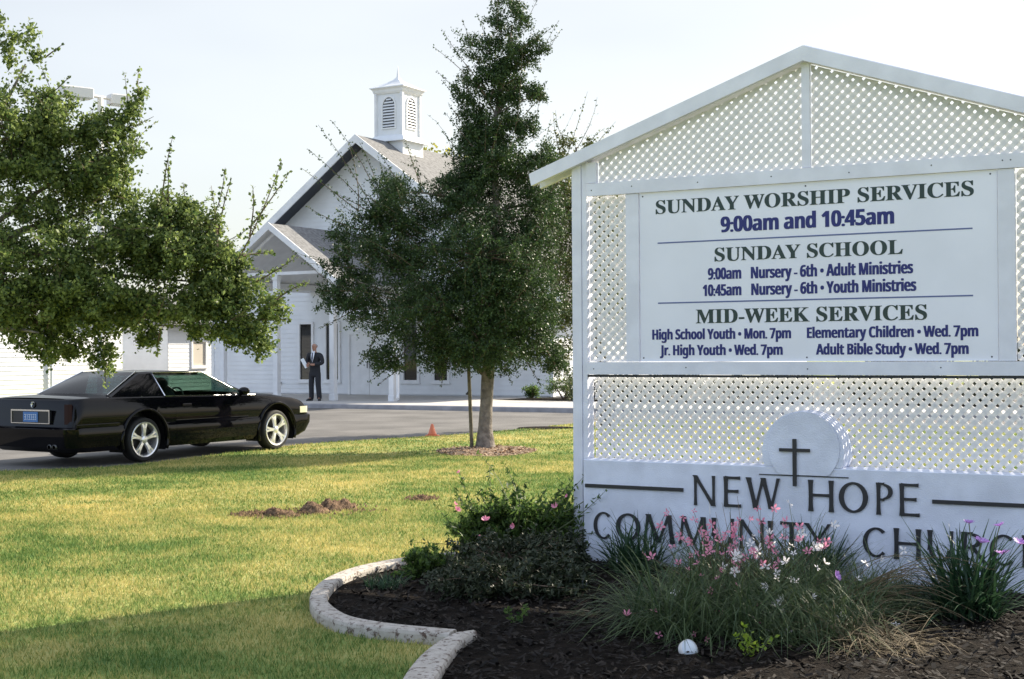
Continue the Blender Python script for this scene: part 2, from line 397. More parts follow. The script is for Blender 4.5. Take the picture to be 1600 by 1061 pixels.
def window(parent, x0, x1, z0, z1, y, depth=.06, name='window', pane='glassdark', fm='white', t=.09, rot=None):
    f = MB()
    for (a, b_, c, d) in ((x0 - t, x1 + t, z1, z1 + t), (x0 - t, x1 + t, z0 - t, z0), (x0 - t, x0, z0, z1), (x1, x1 + t, z0, z1)): f.box(a, b_, y - depth, y + .03, c, d)
    f.box(x0 - t - .03, x1 + t + .03, y - depth - .03, y + .02, z0 - t - .04, z0 - t - .001)
    o = f.build(name, M[fm], parent)
    p = MB(); p.box(x0, x1, y - .0, y + .012, z0, z1); p.build('pane', M[pane], o)
    return o
for a, c in WINS: window(church, a, c, WZ[0], WZ[1], -.005)
d = MB(); d.box(DOOR[0] + .08, (DOOR[0] + DOOR[1]) / 2 - .008, -.01, .02, .125, DOOR[3] - .08); d.box((DOOR[0] + DOOR[1]) / 2 + .008, DOOR[1] - .08, -.01, .02, .125, DOOR[3] - .08)
door = d.build('door', M['white'], church)
f = MB(); f.box(DOOR[0], DOOR[0] + .08, -.05, .02, .12, DOOR[3]); f.box(DOOR[1] - .08, DOOR[1], -.05, .02, .12, DOOR[3]); f.box(DOOR[0] - .001, DOOR[1] + .001, -.055, .02, DOOR[3] - .08, DOOR[3] + .05); f.build('frame', M['white'], door)
for sx in (-.06, .06):
    h = MB(); h.tube([(sx - .02, -.05, 1.05), (sx - .02, -.05, 1.3)], .015, 6); h.build('handle', M['black'], door)
hb = MB(); hb.tube([(5.35, -.02, .82), (5.35, -.09, .80), (5.35, -.10, .74)], .025, 6); hb.lathe([(.04, -.12), (.04, -.08)], 8, 'y', (5.35, 0, .83), caps=True); hb.build('hose_tap', M['black'], church)
hb = MB(); hb.tube([(-3.95, -.02, .52), (-3.95, -.09, .5), (-3.95, -.10, .44)], .025, 6); hb.lathe([(.045, -.12), (.045, -.07)], 8, 'y', (-3.95, 0, .52), caps=True); hb.build('hose_tap', M['black'], church)
# entry porch: gabled roof over the posts, low roof beyond it
PD, PP, PS, PHW = -5.35, 5.69, .70, 2.62
def pz(s): return PP - PS * abs(s)
pr = MB()
for s in (-1, 1):
    pr.loft([[(0, PD, PP), (s * PHW, PD, pz(PHW)), (s * PHW, PD, pz(PHW) - .12), (0, PD, PP - .12)],
             [(0, -.045, PP), (s * PHW, -.045, pz(PHW)), (s * PHW, -.045, pz(PHW) - .12), (0, -.045, PP - .12)]])
pr.loft([[(PHW + .01, PD + .15, 2.86), (6.2, PD + .15, 2.86), (6.2, PD + .15, 2.74), (PHW + .01, PD + .15, 2.74)], [(PHW + .01, -.045, 3.42), (6.2, -.045, 3.42), (6.2, -.045, 3.30), (PHW + .01, -.045, 3.30)]])
proof = pr.build('porch_roof', M['roofw'], church)
for s in (-1, 1):
    b = MB(); b.prism([(0, PP + .02), (s * (PHW + .06), pz(PHW + .06) + .02), (s * (PHW + .06), pz(PHW + .06) - .20), (0, PP - .20)], PD - .05, PD - .004); b.build('fascia', M['white'], proof)
    b = MB(); b.prism([(0, PP - .24), (s * (PHW - .05), pz(PHW - .05) - .24), (s * (PHW - .05), pz(PHW - .05) - .34), (0, PP - .34)], PD + .25, PD + .34); b.build('rafter', M['white'], proof)
    b = MB(); b.poly([(0, PD, PP - .125), (s * PHW, PD, pz(PHW) - .125), (s * PHW, -.05, pz(PHW) - .125), (0, -.05, PP - .125)]); b.build('ceiling', M['white'], proof)
    b = MB(); b.box(s * 2.23 - .08, s * 2.23 + .08, -5.12, -.06, 3.78, 3.98); b.build('beam', M['white'], proof)
b = MB(); b.box(-2.14, 2.14, -5.06, -4.94, 4.06, 4.16); b.build('beam', M['white'], proof)
b = MB(); b.box(2.66, 6.25, PD + .10, PD + .146, 2.66, 2.88); b.build('fascia', M['white'], proof)
def post(s, top, dep=-5.0):
    p = MB(); p.box(s - .085, s + .085, dep - .085, dep + .085, .118, top); p.box(s - .105, s + .105, dep - .105, dep + .105, .117, .30, c=.01); p.box(s - .105, s + .105, dep - .105, dep + .105, top - .14, top - .004)
    return p.build('porch_post', M['white'], church)
post(-2.23, 3.78); post(0, 4.055); post(2.23, 3.78); p4 = post(4.46, 2.70)
b = MB(); b.tube([(4.66, -5.02, 2.66), (4.66, -5.02, .42), (4.68, -5.05, .30), (4.78, -5.20, .20)], .05, 8); b.build('downspout', M['white'], church)
# steeple
ST = 1.8
st = MB(); w = .56
def sq(h, z, y=ST): return [(-h, y - h, z), (h, y - h, z), (h, y + h, z), (-h, y + h, z)]
st.loft([sq(.66, 8.2), sq(.64, 9.12)])
st.loft([sq(.80, 9.10), sq(.78, 9.16), sq(.60, 9.34)])
st.loft([sq(.56, 9.30), sq(.56, 10.90)])
steeple = st.build('steeple', M['siding'], church)
for k in range(10):
    z = 9.45 + k * .14; b = MB()
t = MB()
for sx in (-1, 1):
    for sy in (-1, 1): t.box(sx * .56 - .05, sx * .56 + .05, ST + sy * .56 - .05, ST + sy * .56 + .05, 9.31, 10.89)
t.loft([sq(.60, 10.84), sq(.64, 10.90), sq(.66, 10.98), sq(.72, 11.04)])
t.build('corner_trim', M['white'], steeple)
t = MB(); t.loft([sq(.74, 11.04), sq(.735, 11.07), sq(.52, 11.17), sq(.28, 11.30), sq(.12, 11.41), sq(.05, 11.5)]); t.build('steeple_roof', M['white'], steeple)
t = MB(); t.lathe([(.07, 11.45), (.05, 11.52), (.040, 11.58), (.022, 11.72), (.006, 11.92)], 10, 'z', (0, ST, 0), caps=True); t.build('finial', M['white'], steeple, True)
def arch(hw, z0, zs, zt, n=7):
    L = [(-hw, z0)]; 
    for i in range(n + 1):
        a = i / n; L.append((-hw * (1 - a ** 1.7), zs + (zt - zs) * math.sin(a * math.pi / 2)))
    return L + [(-x, z) for x, z in L[::-1][1:]]
for face in range(2):
    lv = MB(); fr = MB(); A = arch(.26, 9.62, 10.40, 10.70); A2 = arch(.31, 9.57, 10.40, 10.77)
    lv.poly([(x, -.563, z) for x, z in A])
    for i in range(len(A)):
        j = (i + 1) % len(A)
        fr.loft([[(A[i][0], -.562, A[i][1]), (A2[i][0], -.562, A2[i][1]), (A2[i][0], -.60, A2[i][1]), (A[i][0], -.60, A[i][1])], [(A[j][0], -.562, A[j][1]), (A2[j][0], -.562, A2[j][1]), (A2[j][0], -.60, A2[j][1]), (A[j][0], -.60, A[j][1])]])
    sl_ = MB()
    for k in range(10):
        z = 9.66 + k * .104; hw = .255 if z < 10.36 else max(.02, .255 * (1 - ((z - 10.36) / .34) ** 1.6))
        sl_.loft([[(-hw, -.60, z), (hw, -.60, z), (hw, -.595, z + .012), (-hw, -.595, z + .012)], [(-hw, -.565, z + .05), (hw, -.565, z + .05), (hw, -.565, z + .062), (-hw, -.565, z + .062)]])
    o1 = lv.build('louvre', M['reddark'], steeple); o2 = fr.build('louvre_frame', M['white'], steeple); o3 = sl_.build('louvre_slats', M['siding'], steeple)
    for o in (o1, o2, o3): o.location = (0, ST, 0); o.rotation_euler = (0, 0, face * math.pi / 2)

# annex and side building to the left
AN = Vector((-14.5, 58, 0)); annex = thing('annex_building', 'low white clapboard annex with one small window, behind the left side of the church', 'building', AN, CRZ)
b = MB(); clap(b, lambda z: cut(0, 14, [(1.45, 2.25)] if 1.05 < z < 2.1 else []), .02, 2.75, 0, dirx=False)
clap(b, lambda z: [(-9, 0)], .02, 2.75, 0)
b.box(-9, -.04, .03, .05, 0, 2.75); b.box(-.05, -.03, .05, 14, 0, 1.0); b.box(-.05, -.03, .05, 14, 2.15, 2.75); b.box(-.05, -.03, .05, 1.4, 1.001, 2.149); b.box(-.05, -.03, 2.3, 14, 1.001, 2.149)
b.build('wall', M['siding'], annex, recalc=False)
o = window(annex, 1.45, 2.25, 1.08, 2.1, 0, pane='curtain'); o.rotation_euler = (0, 0, math.pi / 2)
b = MB(); b.loft([[(-9.5, -.5, 2.80), (.5, -.5, 2.80), (.5, 14.5, 2.80), (-9.5, 14.5, 2.80)], [(-9.5, -.5, 2.95), (.5, -.5, 2.95), (.5, 14.5, 2.95), (-9.5, 14.5, 2.95)]])
b.loft([[(.45, -.45, 2.96), (.45, 14.4, 2.96), (-9.45, 14.4, 2.96), (-9.45, -.45, 2.96)], [(-4, 4, 4.3), (-4, 10, 4.3), (-5, 10, 4.3), (-5, 4, 4.3)]])
b.build('roof', M['roofw'], annex)
BN = Vector((-15.3, 54, 0)); annex2 = thing('side_building', 'bright sunlit white building end with a corner downpipe, at the far left beyond the car', 'building', BN, CRZ)
b = MB(); clap(b, lambda z: [(-12, 0)], .02, 2.85, 0, dirx=False); b.box(-8, -.04, -.05, -.03, 0, 2.85); b.box(-.05, -.03, -12, -.051, 0, 2.85); b.build('wall', M['siding'], annex2, recalc=False)
b = MB(); b.loft([[(-8, -12, 2.86), (.32, -12, 2.86), (.32, .3, 2.86), (-8, .3, 2.86)], [(-8, -12, 3.0), (.32, -12, 3.0), (.32, .3, 3.0), (-8, .3, 3.0)]]); b.build('roof', M['roofw'], annex2)
b = MB(); b.tube([(.09, -3.6, 2.85), (.09, -3.6, .05)], .05, 8); b.build('downspout', M['white'], annex2)
g = MB(); g.poly([(0, -12, .004), (1.3, -12, .004), (1.3, 1.0, .004), (0, 1.0, .004)]); o = g.build('grass_verge', M['lawn']); o.location = BN; o.rotation_euler = (0, 0, CRZ); struct(o)

# parking-lot light
LP = at(158, 560, 30); lp = thing('parking_light', 'tall parking lot light with two pale boxy heads, rising behind the leafy tree', 'lamp post', (LP.x, LP.y, 0))
b = MB(); b.tube([(0, 0, 0), (0, 0, 7.2)], [.09, .06], 10); b.lathe([(.2, 0), (.2, .12), (.1, .2)], 12, caps=True); b.build('pole', M['lampgrey'], lp)
hd = Vector((.60, .80, 0))
for s in (-1, 1):
    b = MB(); b.box(-.34, .34, -.16, .16, 7.10, 7.32, c=.02)
    o = b.build('lamp_head', M['lampgrey'], lp); o.location = hd * s * .62; o.rotation_euler = (0, 0, R(38))
    b = MB(); b.box(-.29, .29, -.13, .13, 7.085, 7.098); b.build('lens', M['lampglass'], o)
b = MB(); b.tube([hd * -.4 + Vector((0, 0, 7.2)), hd * .4 + Vector((0, 0, 7.2))], .035, 8); b.build('arm', M['lampgrey'], lp)

# ------------------------------------------------------------------ wooden sign and monument wall
SG = Vector((.525, 10.288, 0)); SRZ = R(-29.2)
sign = thing('church_sign', 'white gabled timber and lattice church sign with a service times board', 'sign', SG, SRZ)
def sbox(name, x0, x1, y0, y1, z0, z1, parent=sign, m='signwhite', c=0):
    b = MB(); b.box(x0, x1, y0, y1, z0, z1, c=c); return b.build(name, M[m], parent)
SX = 1.698
for s, q in ((0, lambda a: a), (1, lambda a: 2 * SX - a)):
    a, b_ = sorted((q(-.12), q(-.044))); sbox('post', a, b_, .08, .235, -.05, 2.99)
    a, b_ = sorted((q(-.041), q(-.002))); sbox('jamb', a, b_, .088, .20, -.02, 3.01)
    a, b_ = sorted((q(.002), q(.085))); sbox('block', a, b_, .076, .115, 2.846, 3.0)
    a, b_ = sorted((q(.325), q(.43))); sbox('mullion', a, b_, .080, .130, 1.503, 2.745)
sbox('top_rail', .008, 2 * SX - .008, .070, .120, 2.748, 2.842)
sbox('low_rail', .003, 2 * SX - .003, .070, .125, 1.408, 1.500)
sbox('lip_shadow_line', .003, 2 * SX - .003, .092, .125, 1.388, 1.405, m='gap')  # dark strip painting the shadow line under the low rail
sbox('king_strip', SX - .030, SX + .028, .082, .112, 2.846, 3.578)
board = sbox('board', .434, 2 * SX - .434, .090, .112, 1.504, 2.744, m='board')
RS = .3437
for x, z in ((.05, 2.79), (.38, 2.80), (.9, 2.795), (1.45, 2.80), (2.0, 2.79), (2.55, 2.80), (3.0, 2.80), (3.05, 2.80), (.06, 1.45), (.8, 1.46), (1.7, 1.45), (2.6, 1.46), (3.3, 1.45)):
    b = MB(); b.lathe([(.005, .0685), (.005, .0710)], 8, 'y', (x, 0, z), caps=True); b.build('nail', M['gap'], sign)
for s in (-1, 1):
    b = MB(); e = 2.155
    b.prism([(SX, 3.684), (SX + s * e, 3.684 - RS * e), (SX + s * (e - .02), 3.684 - RS * e - .092), (SX, 3.580)], .02, .06)
    b.build('rafter', M['signwhite'], sign)
    b = MB(); b.prism([(SX, 3.694), (SX + s * (e + .01), 3.694 - RS * (e + .01)), (SX + s * (e + .01), 3.676 - RS * (e + .01)), (SX, 3.676)], .062, .24)
    b.prism([(SX, 3.672), (SX + s * e, 3.672 - RS * e), (SX + s * e, 3.59 - RS * e), (SX, 3.59)], .20, .24)
    b.build('roof_board', M['signwhite'], sign)
def clip(poly, a, bb, c):                       # keep a*x + b*z <= c
    out = []
    for i in range(len(poly)):
        p, q = poly[i], poly[(i + 1) % len(poly)]; dp, dq = a * p[0] + bb * p[1] - c, a * q[0] + bb * q[1] - c
        if dp <= 0: out.append(p)
        if dp * dq < 0: t_ = dp / (dp - dq); out.append((p[0] + t_ * (q[0] - p[0]), p[1] + t_ * (q[1] - p[1])))
    return out
def lattice(region, y, pitch=.0730, wid=.0315):
    b = MB(); xs = [p[0] for p in region]; zs = [p[1] for p in region]; hw = wid / math.sqrt(2)
    cx = sum(xs) / len(xs); cz = sum(zs) / len(zs)
    for layer, sg in ((0, 1), (1, -1)):
        lo = min(x - sg * z for x in xs for z in zs) ; hi = max(x - sg * z for x in xs for z in zs)
        for k in range(int(lo / pitch) - 1, int(hi / pitch) + 2):
            c = k * pitch + .01
            P = [tuple(p) for p in region]
            P = clip(P, 1, -sg, c + hw); P = clip(P, -1, sg, -(c - hw)) if P else P
            if len(P) < 3: continue
            ar = sum(P[i][0] * P[(i + 1) % len(P)][1] - P[(i + 1) % len(P)][0] * P[i][1] for i in range(len(P)))
            if abs(ar) < 2e-4: continue
            b.prism(P, y + layer * .0075, y + layer * .0075 + .007)
    return b
for s in (-1, 1):
    q = (lambda a: a) if s < 0 else (lambda a: 2 * SX - a)
    x0, x1 = sorted((q(.003), q(.322))); lattice([(x0, 1.503), (x1, 1.503), (x1, 2.746), (x0, 2.746)], .134).build('lattice_panel', M['vinyl'], sign)
    x0, x1 = q(.088), q(1.671); reg = [(x0, 2.844), (x1, 2.844), (x1, 3.575 - RS * .03), (x0, 3.575 - RS * (SX - .088))]
    lattice(reg if s < 0 else reg[::-1], .122).build('lattice_panel', M['vinyl'], sign)
    x0, x1 = sorted((q(.003), q(SX - .0015))); lattice([(x0, .66), (x1, .66), (x1, 1.386), (x0, 1.386)], .212).build('lattice_panel', M['vinyl'], sign)

# lettering
MBOLD = lambda s: ''.join(chr(0x1D400 + ord(c) - 65) if 'A' <= c <= 'Z' else c for c in s)
def MSANS(s):
    r = ''
    for c in s:
        r += chr(0x1D5D4 + ord(c) - 65) if 'A' <= c <= 'Z' else chr(0x1D5EE + ord(c) - 97) if 'a' <= c <= 'z' else chr(0x1D7EC + ord(c) - 48) if '0' <= c <= '9' else c
    return r
def text_mesh(s, off, ext, space=1.0):
    c = bpy.data.curves.new('lettering', 'FONT'); c.body = s; c.size = 1; c.offset = off; c.extrude = ext; c.space_character = space; c.resolution_u = 5
    o = bpy.data.objects.new('lettering', c); COL.objects.link(o); me = eval_mesh(o)
    bpy.data.objects.remove(o); bpy.data.curves.remove(c); return me
def text_line(s, x0, x1, zbase, cap, y, m, parent, capu=.70, off=.0, space=1.0, serif=False):
    me = text_mesh(MBOLD(s) if serif else MSANS(s), 0, .5, space)
    v = np.empty(len(me.vertices) * 3, 'f4'); me.vertices.foreach_get('co', v); v = v.reshape(-1, 3)
    a, b_ = v[:, 0].min(), v[:, 0].max(); k = cap / capu
    F = [tuple(p.vertices) for p in me.polygons]; V, FF = [], []
    for i, e in enumerate((-off, 0, off) if off else (0,)):          # the stems are thickened sideways only, as in a condensed heavy face
        w = np.stack([x0 + (v[:, 0] - a) / (b_ - a) * (x1 - x0) + e * k, y - .8e-3 - v[:, 2] * 1e-3 - (.15e-3, 0, .3e-3)[i], zbase + v[:, 1] * k], 1)
        FF += [tuple(q + len(V) for q in f) for f in F]; V += [tuple(q) for q in w]
    bpy.data.meshes.remove(me); me = bpy.data.meshes.new('lettering'); me.from_pydata(V, [], FF); me.update()
    return link('lettering', me, m, parent)
YB = .0895
G, B_ = M['green'], M['blue']
text_line('SUNDAY WORSHIP SERVICES', .566, 2.814, 2.586, .100, YB, G, board, off=.016, serif=True)
text_line('9:00am and 10:45am', 1.07, 2.294, 2.428, .108, YB, B_, board, off=.030, space=.96)
text_line('SUNDAY SCHOOL', 1.02, 2.352, 2.222, .098, YB, G, board, off=.016, serif=True)
text_line('9:00am', .969, 1.215, 2.092, .080, YB, B_, board, off=.028, space=.96)
text_line('Nursery - 6th • Adult Ministries', 1.292, 2.418, 2.090, .080, YB, B_, board, off=.028, space=.96)
text_line('10:45am', .929, 1.215, 1.974, .080, YB, B_, board, off=.028, space=.96)
text_line('Nursery - 6th • Youth Ministries', 1.294, 2.438, 1.972, .080, YB, B_, board, off=.028, space=.96)
text_line('MID-WEEK SERVICES', .874, 2.507, 1.779, .102, YB, G, board, off=.016, serif=True)
text_line('High School Youth • Mon. 7pm', .532, 1.576, 1.664, .072, YB, B_, board, off=.028, space=.96)
text_line('Elementary Children • Wed. 7pm', 1.694, 2.834, 1.664, .072, YB, B_, board, off=.028, space=.96)
text_line('Jr. High Youth • Wed. 7pm', .592, 1.515, 1.549, .072, YB, B_, board, off=.028, space=.96)
text_line('Adult Bible Study • Wed. 7pm', 1.757, 2.772, 1.549, .072, YB, B_, board, off=.028, space=.96)
for z in (2.371, 1.931): sbox('divider', .577, 2.806, .0885, .0895, z - .005, z + .005, parent=board, m='line')
for x in (.46, 1.69, 2.92):
    for z in (1.53, 2.72):
        b = MB(); b.lathe([(.006, .0885), (.006, .0899)], 8, 'y', (x, 0, z), caps=True); b.build('screw', M['gap'], board)

wall = thing('monument_wall', 'low white masonry monument wall lettered with the church name, with a round cross medallion', 'monument sign', SG, SRZ)
mw = MB(); mw.box(0, 2 * SX, 0, .20, -.05, .775, c=.006)
stone = mw.build('stone', M['stucco'], wall)
md = MB()
def disc(cx, cz, r, zc, n=40):
    P = []
    for i in range(n + 1):
        a = math.pi * 2 * i / n - math.pi / 2; P.append((cx + r * math.cos(a), max(cz + r * math.sin(a), zc)))
    O = []
    for p in P:
        if not O or (abs(p[0] - O[-1][0]) + abs(p[1] - O[-1][1])) > 1e-4: O.append(p)
    if abs(O[0][0] - O[-1][0]) + abs(O[0][1] - O[-1][1]) < 1e-4: O.pop()
    return O
md.prism(disc(1.68, .872, .288, .7765, 64), .001, .150); md.prism(disc(1.68, .872, .270, .7765, 64), .150, .156); md.prism(disc(1.68, .872, .290, .7765, 64), .156, .206)
md.build('medallion', M['stucco'], wall)
b = MB(); b.prism(disc(1.69, .905, .250, .722, 64), -.012, -.0015); b.build('raised_disc', M['stucco'], wall)
b = MB(); b.box(1.37, 2.0, -.006, -.001, .712, .7195); b.build('ledge', M['gap'], wall)
b = MB(); b.box(1.619, 1.645, -.030, -.016, .645, .970); b.box(1.523, 1.6185, -.029, -.017, .882, .904); b.box(1.6455, 1.74, -.029, -.017, .882, .904); b.build('cross', M['black'], wall)
for a, c in ((.02, .803), (2.553, 3.37)): b = MB(); b.box(a, c, -.012, -.002, .569, .595); b.build('bar', M['black'], wall)
# flared roman capitals, each letter drawn in a unit box: strokes ('s', x0,z0,x1,z1,width) and arcs ('a', cx,cz,rx,rz,a0,a1,w)
GL = {
 'N': [('s', .10, 0, .10, 1, .10), ('s', .08, 1, .90, 0, .15), ('s', .91, 0, .91, 1, .10)],
 'E': [('s', .14, 0, .14, 1, .19), ('s', .10, .96, .95, .96, .085), ('s', .10, .52, .85, .52, .085), ('s', .10, .045, 1, .045, .085)],
 'W': [('s', .07, 1, .28, 0, .11), ('s', .28, 0, .50, 1, .07), ('s', .50, 1, .73, 0, .11), ('s', .73, 0, .94, 1, .07)],
 'H': [('s', .12, 0, .12, 1, .14), ('s', .88, 0, .88, 1, .14), ('s', .12, .52, .88, .52, .085)],
 'O': [('a', .5, .5, .46, .485, 0, 360, .11)],
 'P': [('s', .15, 0, .15, 1, .18), ('a', .42, .72, .46, .245, -90, 90, .16), ('s', .15, .965, .45, .965, .07), ('s', .15, .475, .45, .475, .07)],
 'C': [('a', .56, .5, .52, .485, 48, 312, .125)],
 'M': [('s', .05, 0, .17, 1, .075), ('s', .17, 1, .50, .02, .12), ('s', .50, .02, .83, 1, .075), ('s', .83, 1, .95, 0, .12)],
 'U': [('s', .12, .36, .12, 1, .15), ('a', .5, .37, .42, .36, 180, 360, .13), ('s', .90, .36, .90, 1, .10)],
 'I': [('s', .5, 0, .5, 1, .85)],
 'T': [('s', .5, 0, .5, 1, .17), ('s', 0, .955, 1, .955, .085)],
 'Y': [('s', .5, 0, .5, .5, .15), ('s', .06, 1, .5, .44, .14), ('s', .94, 1, .5, .44, .10)],
 'R': [('s', .14, 0, .14, 1, .17), ('a', .42, .745, .38, .225, -90, 90, .15), ('s', .14, .965, .44, .965, .07), ('s', .14, .52, .44, .52, .07), ('s', .45, .52, .96, 0, .16)],
}
def letter(ch, x0, x1, z0, z1, mb):
    W, H = x1 - x0, z1 - z0; lay = 0
    for g_ in GL[ch]:
        y1 = -.002 - lay * .0006; y0 = y1 - .010; lay += 1
        if g_[0] == 's':
            _, a, c, d, e, w = g_; p = np.array((x0 + a * W, z0 + c * H)); q = np.array((x0 + d * W, z0 + e * H)); w = (w * W if abs(e - c) > .12 else w * H) * 1.28
            n_ = np.array((-(q - p)[1], (q - p)[0])); n_ /= np.linalg.norm(n_)
            if abs(e - c) > .12 and abs(a - d) > .02: n_ = np.array((1., 0)) * np.sign(n_[0])
            L, R_ = [], []
            for t_ in np.linspace(0, 1, 9):
                f = .78 + .30 * abs(2 * t_ - 1) ** 3
                c_ = p + (q - p) * t_; L.append(c_ + n_ * w * f / 2); R_.append(c_ - n_ * w * f / 2)
            mb.prism([tuple(v) for v in L + R_[::-1]], y0, y1)
        else:
            _, cx, cz, rx, rz, a0, a1, w = g_; O, I = [], []
            N_ = 40
            for i in range(N_ + 1):
                t_ = R(a0 + (a1 - a0) * i / N_); wv = 1.3 * w * (.62 + .48 * abs(math.cos(t_)))
                O.append((x0 + (cx + rx * math.cos(t_)) * W, z0 + (cz + rz * math.sin(t_)) * H))
                I.append((x0 + (cx + (rx - wv) * math.cos(t_)) * W, z0 + cz * H + (rz * H - wv * W * .78) * math.sin(t_)))
            for i in range(N_):
                q4 = [O[i], O[i + 1], I[i + 1], I[i]]
                mb.loft([[(x, y0, z) for x, z in q4], [(x, y1, z) for x, z in q4]], caps=True)
def word(spec, z0, z1):
    for ch, a, c in spec:
        mb = MB(); letter(ch, a, c, z0, z1, mb); mb.build('letter', M['black'], wall, recalc=True)
word([('N', .880, 1.05), ('E', 1.108, 1.238), ('W', 1.275, 1.525), ('H', 1.716, 1.904), ('O', 1.925, 2.14), ('P', 2.182, 2.312), ('E', 2.338, 2.472)], .478, .692)
word([('C', .083, .236), ('O', .262, .474), ('M', .486, .732), ('M', .764, .992), ('U', 1.014, 1.19), ('N', 1.218, 1.408), ('I', 1.434, 1.468), ('T', 1.522, 1.682), ('Y', 1.696, 1.878),
      ('C', 2.088, 2.258), ('H', 2.295, 2.485), ('U', 2.516, 2.692), ('R', 2.732, 2.90), ('C', 2.906, 3.07), ('H', 3.105, 3.29)], .190, .395)

# ------------------------------------------------------------------ flower bed, edging
OUT = [(-.45, 10.45), (-.72, 10.25), (-.94, 10.04), (-1.14, 9.71), (-1.26, 9.3), (-1.29, 8.85), (-1.25, 8.45), (-1.15, 8.07), (-.98, 7.77), (-.71, 7.57), (-.35, 7.40)]
INN = [(-.40, 10.33), (-.65, 10.12), (-.85, 9.91), (-1.03, 9.62), (-1.145, 9.24), (-1.172, 8.85), (-1.145, 8.49), (-1.045, 8.16), (-.90, 7.89), (-.655, 7.69), (-.31, 7.525)]
def edging(O_, I_, label, z1=.072):
    b = MB(); O2, I2 = dense(O_, 5), dense(I_, 5); rings = []
    for (ox, oy), (ix, iy) in zip(O2, I2):
        o_, i_ = np.array((ox, oy)), np.array((ix, iy)); d_ = (i_ - o_)
        P = [(0, -.03), (0, z1 - .022), (.05, z1 - .006), (.14, z1), (.86, z1), (.95, z1 - .006), (1, z1 - .022), (1, -.03)]
        rings.append([(*(o_ + d_ * t_), z) for t_, z in P])
    b.loft(rings, True); o = b.build('bed_edging', M['curb'], None, False)
    tag(o, label, 'edging', 'concrete edging round the flower bed'); return o
edging(OUT, INN, 'long curved pale concrete edging sweeping round the left end of the flower bed')
edging([(-.325, 7.42), (-.41, 7.19), (-.49, 6.77), (-.53, 6.2), (-.5, 5.4)], [(-.20, 7.50), (-.28, 7.19), (-.33, 6.77), (-.37, 6.2), (-.34, 5.4)], 'short mottled edging piece running out of the bottom of the picture from the joint')
bed = dense(INN, 4) + [(-.20, 7.47), (-.28, 7.19), (-.33, 6.77), (-.37, 6.2), (-.34, 5.4), (6, 5.4), (6.5, 7), (5.0, 9.2), (3.6, 10.6), (1.8, 11.2), (.4, 11.0), (-.2, 10.5)]
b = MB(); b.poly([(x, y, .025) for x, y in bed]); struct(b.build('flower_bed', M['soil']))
def inside(px, py, poly):
    P = np.asarray(poly); x, y = P[:, 0], P[:, 1]; x2, y2 = np.roll(x, -1), np.roll(y, -1); r = np.zeros(len(px), bool)
    for a, c, d, e in zip(x, y, x2, y2):
        if c == e: continue
        k = ((c > py) != (e > py)) & (px < (d - a) * (py - c) / (e - c) + a); r ^= k
    return r
# bark chips and clods over the soil
def chips(name, n, poly, size, m, z, box):
    x = rng.uniform(box[0], box[1], n); y = rng.uniform(box[2], box[3], n); k = inside(x, y, poly); x, y = x[k], y[k]; n = len(x)
    a = rng.uniform(0, 6.28, n); L = rng.uniform(.4, 1.2, n) * size; Wd = L * rng.uniform(.2, .5, n); t = rng.normal(0, .35, (n, 2))
    c = np.stack([x, y, np.full(n, z) + rng.uniform(0, .012, n)], 1)
    u = np.stack([np.cos(a), np.sin(a), t[:, 0]], 1) * L[:, None]; v = np.stack([-np.sin(a), np.cos(a), t[:, 1]], 1) * Wd[:, None]
    V = np.stack([c - u - v, c + u - v * .6, c + u * .8 + v, c - u + v], 1).reshape(-1, 3); F = np.arange(4 * n).reshape(-1, 4)
    return mesh_np(name, V, F, m)
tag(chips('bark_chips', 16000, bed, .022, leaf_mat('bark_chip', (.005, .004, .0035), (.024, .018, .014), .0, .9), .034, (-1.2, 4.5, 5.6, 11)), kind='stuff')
ring = [(-.42 + .80 * math.cos(t) * (1 + .06 * math.sin(3 * t)), 21.95 + 1.15 * math.sin(t) * (1 + .05 * math.cos(5 * t))) for t in np.linspace(0, 6.283, 40)[:-1]]
b = MB(); b.poly([(x, y, .006) for x, y in ring]); struct(b.build('mulch_ring', M['mulch']))
patch = [(-.5 + .6 * math.cos(t) + 1.2, 28.6 + .5 * math.sin(t)) for t in np.linspace(0, 6.283, 24)[:-1]]
b = MB(); b.poly([(x, y, .006) for x, y in patch]); struct(b.build('bare_patch', M['soil']))
tag(chips('mulch_chips', 2500, ring, .03, leaf_mat('mulch_chip', (.22, .14, .09), (.50, .37, .26), 0, .9), .012, (-1.4, .6, 20.6, 23.4)), kind='stuff')

def mound(name, px, py, wm, dm, h, label, lumps):
    p = ray(px, py); p = Vector((0, 0, CAMZ)) + p * (-CAMZ / p.z); n = 34; V, F = [], []
    ph = rng.uniform(0, 6, 6)
    for i in range(n + 1):
        for j in range(n + 1):
            x, y = (i / n * 2 - 1), (j / n * 2 - 1); r_ = math.hypot(x, y)
            hh = 0
            for lx, ly, lr, lh in lumps: hh = max(hh, lh * max(0, 1 - ((x - lx) ** 2 + (y - ly) ** 2) / lr ** 2))
            hh = hh ** .8 * (1 + .25 * math.sin(7 * x + ph[0]) * math.sin(8 * y + ph[1])) + (rng.uniform(-.16, .2) if hh > .05 else 0)
            V.append((p.x + x * wm, p.y + y * dm, max(hh, -.02) * h * .78 - .004))
    for i in range(n):
        for j in range(n): a = i * (n + 1) + j; F.append((a, a + n + 1, a + n + 2, a + 1))
    o = mesh_np(name, V, F, M['dirt']); tag(o, label, 'dirt mound', 'gopher mounds on the lawn'); return o
mound('dirt_mound', 436, 806, .22, .30, .10, 'single rounded dirt mound on the lawn, just left of the longest mound', [(-.15, 0, .55, 1), (.35, -.1, .5, .5)])
